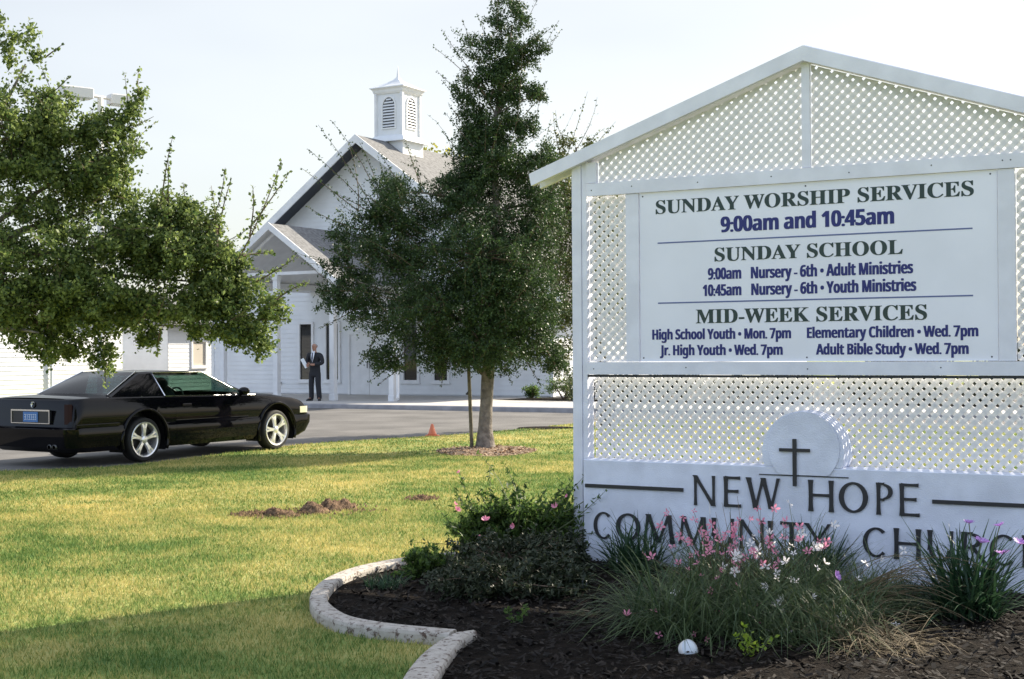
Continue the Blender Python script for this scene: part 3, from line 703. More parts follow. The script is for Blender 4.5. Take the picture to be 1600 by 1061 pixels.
mound('dirt_mound', 510, 799, .33, .42, .13, 'longest dirt mound on the lawn, a double heap of turned earth', [(-.35, -.3, .5, .9), (.1, .25, .45, .95), (.5, .45, .4, .8)])
mound('dirt_mound', 659, 781, .11, .16, .07, 'small lone dirt mound on the lawn nearest the flowering shrub', [(0, 0, .7, 1)])
mound('dirt_mound', 389, 806, .09, .14, .035, 'tiny low scatter of dirt at the left end of the mounds', [(0, 0, .8, 1)])

_cl = []
for (px, py, wx, wy) in ((436, 806, .30, .38), (515, 799, .45, .5), (659, 781, .16, .2), (389, 806, .16, .18)):
    p = ray(px, py); p = Vector((0, 0, CAMZ)) + p * (-CAMZ / p.z); a = rng.uniform(0, 6.28, 130); q = np.abs(rng.normal(.75, .25, 130))
    _cl.append(np.stack([p.x + wx * q * np.cos(a), p.y + wy * q * np.sin(a), rng.uniform(.012, .035, 130)], 1))
_cl = np.concatenate(_cl); _o = np.array([[1, 0, -.5], [-.5, .87, -.5], [-.5, -.87, -.5], [0, 0, 1]]); _V = (_cl[:, None] + _o[None] * rng.uniform(.006, .020, (len(_cl), 1, 1))).reshape(-1, 3)
_F = (np.arange(len(_cl))[:, None, None] * 4 + np.array([[0, 1, 3], [1, 2, 3], [2, 0, 3]])[None]).reshape(-1, 3)
tag(mesh_np('dirt_crumbs', _V, _F, M['dirt']), kind='stuff')

# ------------------------------------------------------------------ grass blades
def grass(n, box, hgt, wid, keep):
    x = rng.uniform(box[0], box[1], n); y = rng.uniform(box[2], box[3], n)
    k = keep(x, y); x, y = x[k], y[k]; n = len(x)
    h = hgt * rng.uniform(.45, 1.15, n); a = rng.uniform(0, 6.283, n); w = wid * rng.uniform(.7, 1.3, n)
    le = rng.uniform(.1, .95, n) * h; b_ = rng.uniform(0, 6.283, n)
    p = np.stack([x, y, np.zeros(n)], 1); d = np.stack([np.cos(a) * w / 2, np.sin(a) * w / 2, np.zeros(n)], 1)
    tip = p + np.stack([np.cos(b_) * le, np.sin(b_) * le, h], 1)
    return np.stack([p - d, p + d, tip], 1).reshape(-1, 3)
def frus(x, y, mrg=2.2): return np.abs(x) < .40 * y + mrg
def on_lawn(x, y): return frus(x, y) & inside(x, y, lawn_poly) & ~inside(x, y, dense(OUT, 4) + bed[45:]) & ~inside(x, y, ring) & ~inside(x, y, patch)
V = np.concatenate([grass(230000, (-5, 6.5, 4.6, 9), .036, .0055, on_lawn), grass(260000, (-7, 8, 9, 14), .035, .0075, on_lawn), grass(230000, (-9, 10, 14, 21), .034, .011, on_lawn), grass(130000, (-9, 14, 21, 33), .034, .018, on_lawn)])
tag(mesh_np('grass', V, np.arange(len(V)).reshape(-1, 3), M['grass']), kind='stuff')

# ------------------------------------------------------------------ black coupe (x forward from the rear axle, y to its left)
CRH = R(58.1)
car = thing('parked_car', 'glossy black two-door coupe with chrome star wheels parked at the lawn edge', 'car', (-6.19, 20.734, 0), CRH)
WB = 2.875
XS = [-1.40, -1.0, 0, 1.0, 2.3, 2.9, 3.3, 3.55, 3.8]
BELT = [.945, .965, .955, .94, .92, .88, .84, .785, .71]
belt = lambda x: float(np.interp(x, XS, BELT))
LV = [(.20, .89, -1.22, 3.60, .25), (.27, .93, -1.35, 3.72, .22), (.42, .945, -1.38, 3.79, .17), (.535, .945, -1.385, 3.80, .17), (.548, .940, -1.365, 3.78, .16), (.562, .925, -1.335, 3.74, .14),
      (.60, .930, -1.325, 3.71, .14), (.70, .933, -1.31, 3.70, .14), (.80, .925, -1.295, 3.68, .15), (.89, .908, -1.28, 3.65, .16), (.93, .893, -1.268, 3.61, .17), (.945, .875, -1.25, 3.57, .17)]
ARCH = [(0, .325, .435), (WB, .325, .435)]
def lvl_z(z, x): return z if z <= .562 else .562 + (z - .562) / (.945 - .562) * (belt(x) - .562)
def outline(w, xr, xf, r, n_side=110, n_c=8, n_e=10):
    P = []
    for i in range(n_side): P.append((xr + r + (xf - xr - 2 * r) * i / n_side, -w))
    for i in range(n_c): a = -math.pi / 2 + math.pi / 2 * i / n_c; P.append((xf - r + r * math.cos(a), -w + r + r * math.sin(a)))
    for i in range(n_e): P.append((xf + .05 * math.sin(math.pi * i / n_e), -w + r + (2 * w - 2 * r) * i / n_e))
    for i in range(n_c): a = math.pi / 2 * i / n_c; P.append((xf - r + r * math.cos(a), w - r + r * math.sin(a)))
    for i in range(n_side): P.append((xf - r - (xf - xr - 2 * r) * i / n_side, w))
    for i in range(n_c): a = math.pi / 2 + math.pi / 2 * i / n_c; P.append((xr + r + r * math.cos(a), w - r + r * math.sin(a)))
    for i in range(n_e): P.append((xr - .03 * math.sin(math.pi * i / n_e), w - r - (2 * w - 2 * r) * i / n_e))
    for i in range(n_c): a = math.pi + math.pi / 2 * i / n_c; P.append((xr + r + r * math.cos(a), -w + r + r * math.sin(a)))
    return P
def arch_z(x):
    z = 0
    for ax, az, r in ARCH:
        if abs(x - ax) < r: z = max(z, az + math.sqrt(r * r - (x - ax) ** 2))
    return z
rows = []
for z, w, xr, xf, r in LV:
    row = []
    for x, y in outline(w, xr, xf, r):
        zz = lvl_z(z, x)
        if abs(y) > .6: zz = max(zz, min(arch_z(x), belt(x)))
        row.append((x, y, zz))
    rows.append(row)
b = MB(); n = len(rows[0]); b.v = [p for r in rows for p in r]
for i in range(len(rows) - 1):
    for j in range(n):
        q = (i * n + j, i * n + (j + 1) % n, (i + 1) * n + (j + 1) % n, (i + 1) * n + j)
        if (Vector(b.v[q[0]]) - Vector(b.v[q[3]])).length + (Vector(b.v[q[1]]) - Vector(b.v[q[2]])).length > 1e-4: b.f.append(q); b.mi.append(0)
top = rows[-1]
def half_at(x):
    z, w, xr, xf, r = LV[-1]; d = min(x - xr, xf - x)
    return w if d > r else w - r + math.sqrt(max(0, r * r - (r - d) ** 2))
def deck(xa, xb, crown, n_=22, m=18):
    V = []
    for i in range(n_ + 1):
        x = xa + (xb - xa) * i / n_; h = half_at(x)
        for j in range(m + 1):
            v = j / m * 2 - 1; e = 1 - abs(v) ** 4
            V.append((x, h * v, belt(x) + crown(x) * e))
    k = len(b.v); b.v += V
    for i in range(n_):
        for j in range(m): a = k + i * (m + 1) + j; b.f.append((a, a + m + 1, a + m + 2, a + 1)); b.mi.append(0)
deck(-1.25, -.30, lambda x: .015 + .035 * min(1, (x + 1.25) / .8))
deck(2.10, 3.57, lambda x: .05 * max(0, min(1, (3.57 - x) / .5)))
b.box(-.5, 2.3, -.80, .80, .205, .30)
body = b.build('body', M['carpaint'], car, True)
body.data.set_sharp_from_angle(angle=R(24))
# wheel wells and underside
b = MB(); b.box(-1.15, -.62, -.80, .80, .20, .5); b.box(-.60, .60, -.62, .62, .20, .85); b.box(WB - .6, WB + .5, -.62, .62, .20, .8); b.box(3.35, 3.55, -.7, .7, .2, .5); b.build('underbody', M['plastic'], car)
for s in (-1, 1):
    for ax, az, r in ARCH:
        t = MB(); pts = [(ax + (r + .012) * math.cos(a), s * .935, az + (r + .012) * math.sin(a)) for a in np.linspace(-.35, math.pi + .35, 30)]
        t.tube(pts, .026, 8); t.build('arch_lip', M['carpaint'], body, True)
        t = MB(); t.loft([[(ax + r * math.cos(a), s * .93, az + r * math.sin(a)) for a in np.linspace(-.4, math.pi + .4, 24)], [(ax + r * math.cos(a), s * .62, az + r * math.sin(a)) for a in np.linspace(-.4, math.pi + .4, 24)]], False, closed=False)
        t.build('wheel_well', M['plastic'], body)
# greenhouse
def patch3(A, B_p, C_p, D, n_=8, m=8, bulge=(0, 0, 0)):
    """bilinear patch A-B (bottom) D-C (top) pushed out by bulge in the middle"""
    A, B_p, C_p, D = map(np.array, (A, B_p, C_p, D)); V = []
    for i in range(n_ + 1):
        u = i / n_
        for j in range(m + 1):
            v = j / m; p = (A * (1 - u) + B_p * u) * (1 - v) + (D * (1 - u) + C_p * u) * v
            V.append(tuple(p + np.array(bulge) * 16 * u * (1 - u) * v * (1 - v)))
    F = [(i * (m + 1) + j, (i + 1) * (m + 1) + j, (i + 1) * (m + 1) + j + 1, i * (m + 1) + j + 1) for i in range(n_) for j in range(m)]
    return V, F
def add_patch(mb, *a, **k):
    V, F = patch3(*a, **k); o_ = len(mb.v); mb.v += V; mb.f += [tuple(i + o_ for i in f) for f in F]; mb.mi += [0] * len(F)
def Pt(x, y, z): return (x, y, z)
roofm = MB(); 
RZ = 1.315
for s in (-1, 1):
    y0, y1 = s * .875, s * .665
    add_patch(roofm, (-.56, s * .84, .965), (.43, y0, .955), (.36, y1, RZ - .02), (.12, y1 * .98, RZ - .03))            # broad rear pillar
    add_patch(roofm, (2.20, y0 * .985, .925), (2.34, s * .84, .92), (1.46, y1 * .97, RZ - .025), (1.40, y1, RZ - .02), n_=2)
    add_patch(roofm, (.36, y1, RZ - .02), (1.40, y1, RZ - .02), (1.38, s * .60, RZ + .005), (.34, s * .60, RZ + .005), m=2)
    add_patch(roofm, (.12, y1 * .98, RZ - .03), (.36, y1, RZ - .02), (.34, s * .60, RZ + .005), (.14, s * .60, RZ - .002), n_=2, m=2)
    add_patch(roofm, (1.40, y1, RZ - .02), (1.46, y1 * .97, RZ - .025), (1.45, s * .60, RZ - .012), (1.38, s * .60, RZ + .005), n_=2, m=2)
add_patch(roofm, (.14, -.60, RZ - .002), (1.45, -.60, RZ - .012), (1.45, .60, RZ - .012), (.14, .60, RZ - .002), n_=10, m=10, bulge=(0, 0, .03))
for s in (-1, 1):
    add_patch(roofm, (-.56, s * .84, .965), (-.56, s * .74, .985), (.14, s * .56, RZ - .004), (.12, s * .66, RZ - .03), n_=2)
    add_patch(roofm, (2.34, s * .84, .92), (2.34, s * .78, .93), (1.46, s * .58, RZ - .012), (1.46, s * .645, RZ - .025), n_=2)
roof_ = roofm.build('roof', M['carpaint'], car, True)
b = MB(); b.loft([[(.16, -.60, RZ - .05), (.16, .60, RZ - .05), (.16, .58, RZ - .02), (.16, -.58, RZ - .02)], [(1.42, -.60, RZ - .06), (1.42, .60, RZ - .06), (1.42, .58, RZ - .025), (1.42, -.58, RZ - .025)]]); b.build('headliner', M['interior'], roof_)
for s in (-1, 1):
    g_ = MB(); add_patch(g_, (.445, s * .872, .955), (2.19, s * .860, .925), (1.40, s * .667, RZ - .022), (.365, s * .667, RZ - .022), bulge=(0, s * .012, 0)); sw = g_.build('side_window', M['carglass'], car, True)
    V = [(.445, s * .880, .952), (2.20, s * .868, .922)] + [(2.20 + (1.40 - 2.20) * t_, s * (.868 - .196 * t_), .922 + (RZ - .015 - .922) * t_) for t_ in (.5, 1)] + [(.365, s * .675, RZ - .012), (.44, s * .880, .955)]
    t = MB(); t.tube(V, .009, 6); t.build('window_trim', M['chrome'], sw)
    t = MB(); t.tube([(2.40, s * .885, .916), (2.22, s * .885, .92)], .007, 6); t.build('belt_trim', M['chrome'], car)
    t = MB(); t.tube([(-.56, s * .755, .99), (.14, s * .575, RZ + .006)], .009, 6); t.build('pillar_trim', M['chrome'], roof_)
g_ = MB(); add_patch(g_, (-.58, -.75, .985), (-.58, .75, .985), (.13, .57, RZ - .003), (.13, -.57, RZ - .003), bulge=(-.05, 0, .03)); g_.build('rear_window', M['reargl'], car, True)
g_ = MB(); add_patch(g_, (2.36, -.79, .935), (2.36, .79, .935), (1.46, .59, RZ - .01), (1.46, -.59, RZ - .01), bulge=(.06, 0, .03)); g_.build('windscreen', M['carglass'], car, True)
# doors, mouldings, mirrors
def side_strip(x0, x1, z0, z1, off, s, name, m, parent, n_=24, k_=8):
    zs = np.array([l[0] for l in LV if z0 - .01 <= l[0] <= z1 + .01]); k_ = len(zs); t = MB(); V = []
    def yy(z): return float(np.interp(z, [l[0] for l in LV], [l[1] for l in LV]))
    for i in range(n_ + 1):
        x = x0 + (x1 - x0) * i / n_
        for z in zs: V.append((x, s * (yy(z) + off), lvl_z(float(z), x)))
    t.v = V; t.f = [(i * k_ + j, (i + 1) * k_ + j, (i + 1) * k_ + j + 1, i * k_ + j + 1) for i in range(n_) for j in range(k_ - 1)]; t.mi = [0] * len(t.f)
    return t.build(name, m, parent, True)
for s in (-1, 1):
    dr = side_strip(.62, 2.20, .26, .93, .0025, s, 'door', M['carpaint'], car)
    b = MB(); b.box(.74, .93, min(s * .93, s * .955), max(s * .93, s * .955), .795, .83, c=.008); b.build('handle', M['carpaint'], dr)
    for x0, x1 in ((-1.28, -.50),):
        b = MB(); w0 = .93
        y = [s * .922, s * .955]; b.box(x0, x1, min(y), max(y), .555, .60, c=.006); b.build('side_moulding', M['carpaint'], car)
    b = MB(); b.ball((2.02, s * 1.00, .985), (.085, .10, .065), 12, 8); b.tube([(2.08, s * .86, .93), (2.05, s * .95, .96)], .03, 6); b.build('mirror', M['carpaint'], car, True)
    ol = [p for p in outline(.940, -1.3, 3.715, .14) if p[1] < -.40 and p[0] > 3.44]; b = MB(); b.prism_z([(x, -s * y * -1 * -1) for x, y in ol] + [(3.55, s * .40), (3.44, s * .85)], .584, .690); b.build('headlight', M['lens'], car)
    b = MB(); b.prism_z([(-1.332, s * .755), (-1.322, s * .815), (-1.296, s * .868), (-1.28, s * .86), (-1.30, s * .81), (-1.31, s * .755)], .605, .885); b.build('tail_light', M['red'], car)
b = MB(); b.box(3.70, 3.78, -.38, .38, .575, .655, c=.01); b.build('grille', M['chrome'], car)
PYc = -.09
b = MB(); b.box(-1.362, -1.330, PYc - .40, PYc + .40, .615, .80); rec = b.build('plate_recess', M['plastic'], car)
b = MB(); b.box(-1.378, -1.3625, PYc - .41, PYc + .41, .785, .806); b.box(-1.378, -1.3625, PYc - .41, PYc + .41, .608, .618); b.box(-1.378, -1.3625, PYc - .41, PYc - .395, .619, .784); b.box(-1.378, -1.3625, PYc + .395, PYc + .41, .619, .784); b.build('plate_frame', M['chrome'], rec)
b = MB(); b.box(-1.371, -1.3625, PYc - .155, PYc + .155, .630, .775); plate = b.build('licence_plate', M['plate'], rec)
b = MB()
for i, w in enumerate((.032, .02, .032, .028, .032, .030)):
    yc = PYc + .11 - i * .044
    for zz in (.665, .70, .735): b.box(-1.374, -1.3712, yc - w / 2, yc + w / 2 - (.012 if zz == .70 and i % 2 else 0), zz - .005, zz + .005)
    b.box(-1.374, -1.3712, yc - w / 2 - .0, yc - w / 2 + .008, .671 + .003, .728)
b.build('plate_mark', M['platetext'], plate)
b = MB(); b.lathe([(.045, -1.335), (.045, -1.318), (.028, -1.312)], 20, 'x', (0, PYc, .873)); b.build('emblem', M['chrome'], car, True)
for yy_ in (-.50, -.60):
    b = MB(); b.lathe([(.030, -1.385), (.036, -1.385), (.036, -1.2), (.030, -1.2)], 16, 'x', (0, yy_, .285)); b.build('exhaust_tip', M['darkmetal'], car, True)
# wheels
def wheel(ax, s):
    c = (ax, 0, .325); Y = lambda d: s * (.935 - d)
    t = MB(); t.lathe([(.245, Y(.03)), (.30, Y(.005)), (.322, Y(.03)), (.327, Y(.06)), (.327, Y(.19)), (.30, Y(.225)), (.24, Y(.21))], 40, 'y', c); wo = t.build('wheel', M['rubber'], car, True)
    t = MB(); t.lathe([(.250, Y(.028)), (.262, Y(.012)), (.256, Y(.004)), (.238, Y(.010)), (.228, Y(.05)), (.222, Y(.16))], 40, 'y', c)
    t.lathe([(.058, Y(.05)), (.055, Y(.018)), (.03, Y(.008)), (.002, Y(.006))], 16, 'y', c)
    for k in range(5):
        a = math.pi / 2 + 2 * math.pi * k / 5 + (.25 if ax > 1 else 0)
        for da in (-.12, .12):
            rr = []
            for r_, w_, d_, sp in ((.03, .030, .022, .6), (.10, .024, .015, .62), (.17, .022, .012, .78), (.238, .028, .014, 1.25)):
                aa = a + da * sp * (1.0 if r_ > .15 else .9); cx_, cz_ = ax + r_ * math.cos(aa), .325 + r_ * math.sin(aa); tx, tz = -math.sin(aa), math.cos(aa)
                rr.append([(cx_ - tx * w_, Y(d_ + .03), cz_ - tz * w_), (cx_ - tx * w_ * .6, Y(d_), cz_ - tz * w_ * .6), (cx_ + tx * w_ * .6, Y(d_), cz_ + tz * w_ * .6), (cx_ + tx * w_, Y(d_ + .03), cz_ + tz * w_)])
            t.loft(rr, True)
    t.build('rim', M['alloy'], wo)
    t = MB(); t.lathe([(.002, Y(.10)), (.235, Y(.10)), (.235, Y(.12))], 32, 'y', c); t.build('brake_disc', M['plastic'], wo)
for ax in (0, WB):
    for s in (-1, 1): wheel(ax, s)
# cabin
for s in (-1, 1):
    b = MB(); b.loft([[(x + dx, s * .36 + dy * q, z) for dx, dy in ((-.07, -.24), (.06, -.24), (.06, .24), (-.07, .24))] for x, z, q in ((1.02, .32, 1), (.98, .6, 1), (.88, .92, .95), (.86, 1.0, .6))])
    b.box(1.0, 1.5, s * .36 - .25, s * .36 + .25, .30, .50, c=.03); b.ball((.845, s * .36, 1.12), (.06, .15, .10)); b.ball((.90, s * .36, .93), (.09, .25, .14)); b.build('seat', M['interior'], car, True)
b = MB(); b.box(-.15, .15, -.66, .66, .3, .90, c=.04); b.box(.1, .55, -.66, .66, .3, .5, c=.03); b.build('rear_seat', M['interior'], car)
b = MB(); b.box(2.0, 2.34, -.78, .78, .5, .90, c=.04); b.build('dashboard', M['interior'], car)
b = MB(); b.tube([(1.85 + .05 * math.sin(a), .36 + .18 * math.cos(a), .86 + .17 * math.sin(a)) for a in np.linspace(0, 6.28, 24)], .014, 6); b.build('steering_wheel', M['interior'], car)

# ------------------------------------------------------------------ man on the porch (front towards -y, x to the viewer's right)
man = thing('person', 'man in a dark suit, white shirt and tie standing on the church porch', 'person', (-6.08, 42.37, .115), R(-22))
def skin_mesh(nodes, edges, sub=2, root=0):
    me = bpy.data.meshes.new('skel'); me.from_pydata([n_[:3] for n_ in nodes], edges, []); o = bpy.data.objects.new('skel', me); COL.objects.link(o)
    md_ = o.modifiers.new('s', 'SKIN'); md_.use_smooth_shade = True
    for i, n_ in enumerate(nodes):
        d = me.skin_vertices[0].data[i]; d.radius = n_[3] if isinstance(n_[3], tuple) else (n_[3], n_[3]); d.use_root = (i == root)
    o.modifiers.new('u', 'SUBSURF').levels = sub
    r = eval_mesh(o); bpy.data.objects.remove(o); r.shade_smooth(); return r
nodes = [(0, .01, .94, (.125, .095)), (0, .02, 1.12, (.12, .09)), (0, .02, 1.30, (.135, .09)), (0, .02, 1.42, (.09, .07)), (0, .01, 1.51, .050), (0, -.005, 1.57, .062), (0, -.02, 1.62, (.070, .085)), (0, -.012, 1.69, (.078, .095)), (0, -.005, 1.755, (.055, .07)),
         (-.10, .01, .88, .080), (-.115, -.01, .50, .055), (-.125, .03, .10, .038), (-.15, -.11, .045, .028),
         (.10, .01, .88, .080), (.125, -.02, .50, .055), (.145, .03, .10, .038), (.19, -.10, .045, .028),
         (-.185, .02, 1.40, .048), (-.275, .02, 1.16, .042), (-.205, -.17, 1.07, .036), (-.16, -.23, 1.07, .030),
         (.185, .02, 1.40, .048), (.28, .00, 1.16, .042), (.06, -.20, 1.11, .036), (-.03, -.235, 1.125, .030)]
edges = [(0, 1), (1, 2), (2, 3), (3, 4), (4, 5), (5, 6), (6, 7), (7, 8), (0, 9), (9, 10), (10, 11), (11, 12), (0, 13), (13, 14), (14, 15), (15, 16), (3, 17), (17, 18), (18, 19), (19, 20), (3, 21), (21, 22), (22, 23), (23, 24)]
bm_ = skin_mesh(nodes, edges); body_m = link('body', bm_, M['skin'], man)
# facial features and fingers join the body mesh
import bmesh
fb = MB()
fb.ball((-.005, -.112, 1.655), (.014, .024, .022), 8, 6); fb.ball((-.078, .0, 1.665), (.012, .022, .034), 8, 6); fb.ball((.078, .0, 1.665), (.012, .022, .034), 8, 6); fb.ball((0, -.085, 1.60), (.035, .03, .026), 8, 6)
def fingers(cx_, cy, cz, s):
    for k, (ln, dz) in enumerate(((.070, .026), (.078, .009), (.073, -.009), (.058, -.026))):
        fb.tube([(cx_, cy, cz + dz), (cx_ + s * ln * .45, cy - .022, cz + dz * 1.05), (cx_ + s * ln * .85, cy - .004, cz + dz), (cx_ + s * ln, cy + .02, cz + dz * .9)], [.010, .0095, .009, .007], 6)
    fb.tube([(cx_ - s * .02, cy, cz + .02), (cx_ + s * .01, cy - .02, cz + .05), (cx_ + s * .045, cy - .01, cz + .06)], [.012, .010, .008], 6)
fingers(-.15, -.25, 1.07, 1); fingers(-.045, -.255, 1.125, -1)
bmm = bmesh.new(); bmm.from_mesh(bm_); tm = bpy.data.meshes.new('t'); tm.from_pydata(fb.v, [], fb.f); bmm.from_mesh(tm); bmesh.ops.recalc_face_normals(bmm, faces=bmm.faces); bmm.to_mesh(bm_); bmm.free(); bm_.shade_smooth()
fe = MB()
for s in (-1, 1):
    fe = MB(); fe.ball((s * .031, -.098, 1.683), (.012, .007, .006), 8, 4); fe.build('eye', M['twig'], body_m)
    fe = MB(); fe.box(s * .034 - .018, s * .034 + .018, -.108, -.098, 1.699, 1.705); fe.build('eyebrow', M['hair'], body_m)
fe = MB(); fe.box(-.024, .024, -.117, -.108, 1.618, 1.623); fe.build('mouth', M['twig'], body_m)
hr = MB(); hr.ball((0, .022, 1.685), (.086, .092, .065), 14, 8); hr.build('hair', M['hair'], man, True)
tn = [(0, .015, .97, (.115, .09)), (-.105, .01, .87, .108), (-.118, -.005, .50, .088), (-.128, .02, .10, .085), (-.13, .015, .035, .080), (.105, .01, .87, .108), (.130, -.015, .50, .088), (.148, .02, .10, .085), (.152, .015, .035, .080)]
link('trousers', skin_mesh(tn, [(0, 1), (1, 2), (2, 3), (3, 4), (0, 5), (5, 6), (6, 7), (7, 8)], 1), M['suit'], man)
jn = [(0, .015, .70, (.19, .14)), (0, .018, .86, (.195, .145)), (0, .02, 1.0, (.182, .14)), (0, .025, 1.14, (.172, .132)), (0, .025, 1.30, (.195, .135)), (0, .025, 1.43, (.14, .105)), (0, .03, 1.475, (.085, .07)),
      (-.20, .02, 1.42, .085), (-.285, .02, 1.16, .072), (-.215, -.15, 1.075, .056), (.20, .02, 1.42, .085), (.29, .0, 1.16, .072), (.085, -.185, 1.11, .056)]
link('jacket', skin_mesh(jn, [(0, 1), (1, 2), (2, 3), (3, 4), (4, 5), (5, 6), (5, 7), (7, 8), (8, 9), (5, 10), (10, 11), (11, 12)], 2), M['suit'], man)
b = MB(); b.loft([[(-.05, -.075, 1.505), (0, -.10, 1.50), (.05, -.075, 1.505)], [(-.062, -.125, 1.42), (0, -.14, 1.42), (.062, -.125, 1.42)], [(-.045, -.150, 1.30), (0, -.155, 1.30), (.045, -.150, 1.30)], [(-.008, -.148, 1.19), (0, -.15, 1.19), (.008, -.148, 1.19)]], False, closed=False); sh = b.build('shirt', M['shirt'], man)
b = MB(); b.tube([(-.05, -.055, 1.525), (0, -.085, 1.505), (.05, -.055, 1.525)], .016, 6); b.build('collar', M['shirt'], sh)
b = MB(); b.loft([[(-.016, -.118, 1.485), (.016, -.118, 1.485), (.014, -.126, 1.485), (-.014, -.126, 1.485)], [(-.026, -.162, 1.32), (.026, -.162, 1.32), (.024, -.17, 1.32), (-.024, -.17, 1.32)], [(-.004, -.158, 1.20), (.004, -.158, 1.20), (.004, -.164, 1.20), (-.004, -.164, 1.20)]]); b.build('tie', M['tie'], man)
for px_, py_, a in ((-.145, -.06, -.15), (.180, -.05, .35)):
    b = MB(); b.loft([[(-.035, .10, 0), (.035, .10, 0), (.05, -.06, 0), (.03, -.17, 0), (-.03, -.17, 0), (-.05, -.06, 0)], [(-.037, .105, .05), (.037, .105, .05), (.05, -.06, .04), (.03, -.175, .025), (-.03, -.175, .025), (-.05, -.06, .04)], [(-.03, .08, .10), (.03, .08, .10), (.03, -.02, .09), (.018, -.14, .05), (-.018, -.14, .05), (-.03, -.02, .09)]])
    o = b.build('shoe', M['shoe'], man, True); o.location = (px_, py_ + .03, .002); o.rotation_euler = (0, 0, a)
b = MB(); b.box(-.055, .055, -.012, .012, -.02, .30, c=.004); o = b.build('booklet', M['paper']); tag(o, 'white rolled booklet held in the hands of the man on the porch', 'booklet')
_mw = Matrix.Translation((-6.08, 42.37, .115)) @ Matrix.Rotation(R(-22), 4, 'Z'); o.matrix_world = _mw @ Matrix.Translation((-.135, -.262, 1.04)) @ Matrix.Rotation(R(-32), 4, 'Y') @ Matrix.Rotation(R(30), 4, 'Z')

# ------------------------------------------------------------------ cone, stake, spotlights
cone = thing('traffic_cone', 'small orange cone standing at the lawn edge by the road', 'cone', (-1.52, 26.05, 0))
b = MB(); b.lathe([(.10, .016), (.075, .05), (.022, .225), (.012, .23), (.012, .21)], 24, caps=True); b.build('body', M['cone'], cone, True)
b = MB(); b.box(-.13, .13, -.13, .13, 0, .016, c=.004); b.build('base', M['cone'], cone)
stake = thing('tree_stake', 'thin weathered support stake leaning beside the young oak trunk', 'stake', (-.67, 22.72, 0))
b = MB(); b.tube([(0, 0, -.1), (-.03, 0, .8), (-.06, 0, 1.6), (-.10, 0, 2.4)], [.032, .03, .028, .026], 8); so_ = b.build('pole', M['stake'], stake)
b = MB(); b.tube([(-.05, 0, 1.50), (.12, -.08, 1.52), (.30, 0, 1.50), (.12, .10, 1.49), (-.05, .02, 1.50)], .010, 5); b.build('tie_strap', M['black'], stake)
b = MB(); b.tube([(-.03, 0, .95), (-.09, 0, .88)], .02, 5); b.build('bracket', M['black'], stake)
def spot(loc, rz, tilt, label, sc_=1):
    r = thing('spotlight', label, 'garden light', loc, rz, 'ground spotlights in the flower bed')
    b = MB(); b.lathe([(.03, -.08), (.03, .02)], 10, caps=True); b.build('stem', M['plastic'], r)
    b = MB(); b.lathe([(.02, -.06), (.06, -.045), (.095, .0), (.10, .06), (.092, .065)], 24); h = b.build('housing', M['lampgrey'], r, True)
    h.data.materials[0] = M['lampgrey'] if 'round' in label else M['darkmetal']; h.location = (0, 0, .08); h.rotation_euler = (tilt, 0, 0)
    b = MB(); b.lathe([(.0925, .062), (.07, .078), (.03, .088), (.002, .09)], 24); b.build('lens', M['lampglass'] if 'round' in label else M['duskglass'], h, True); return r
spot((.89, 7.12, -.01), R(30), R(62), 'round white spotlight half hidden under the flowers at the bottom edge').scale = (.52, .52, .52)
spot((.45, 9.02, .02), R(-20), R(75), 'dim grey spotlight in the shade at the left foot of the sign').scale = (.42, .42, .42)

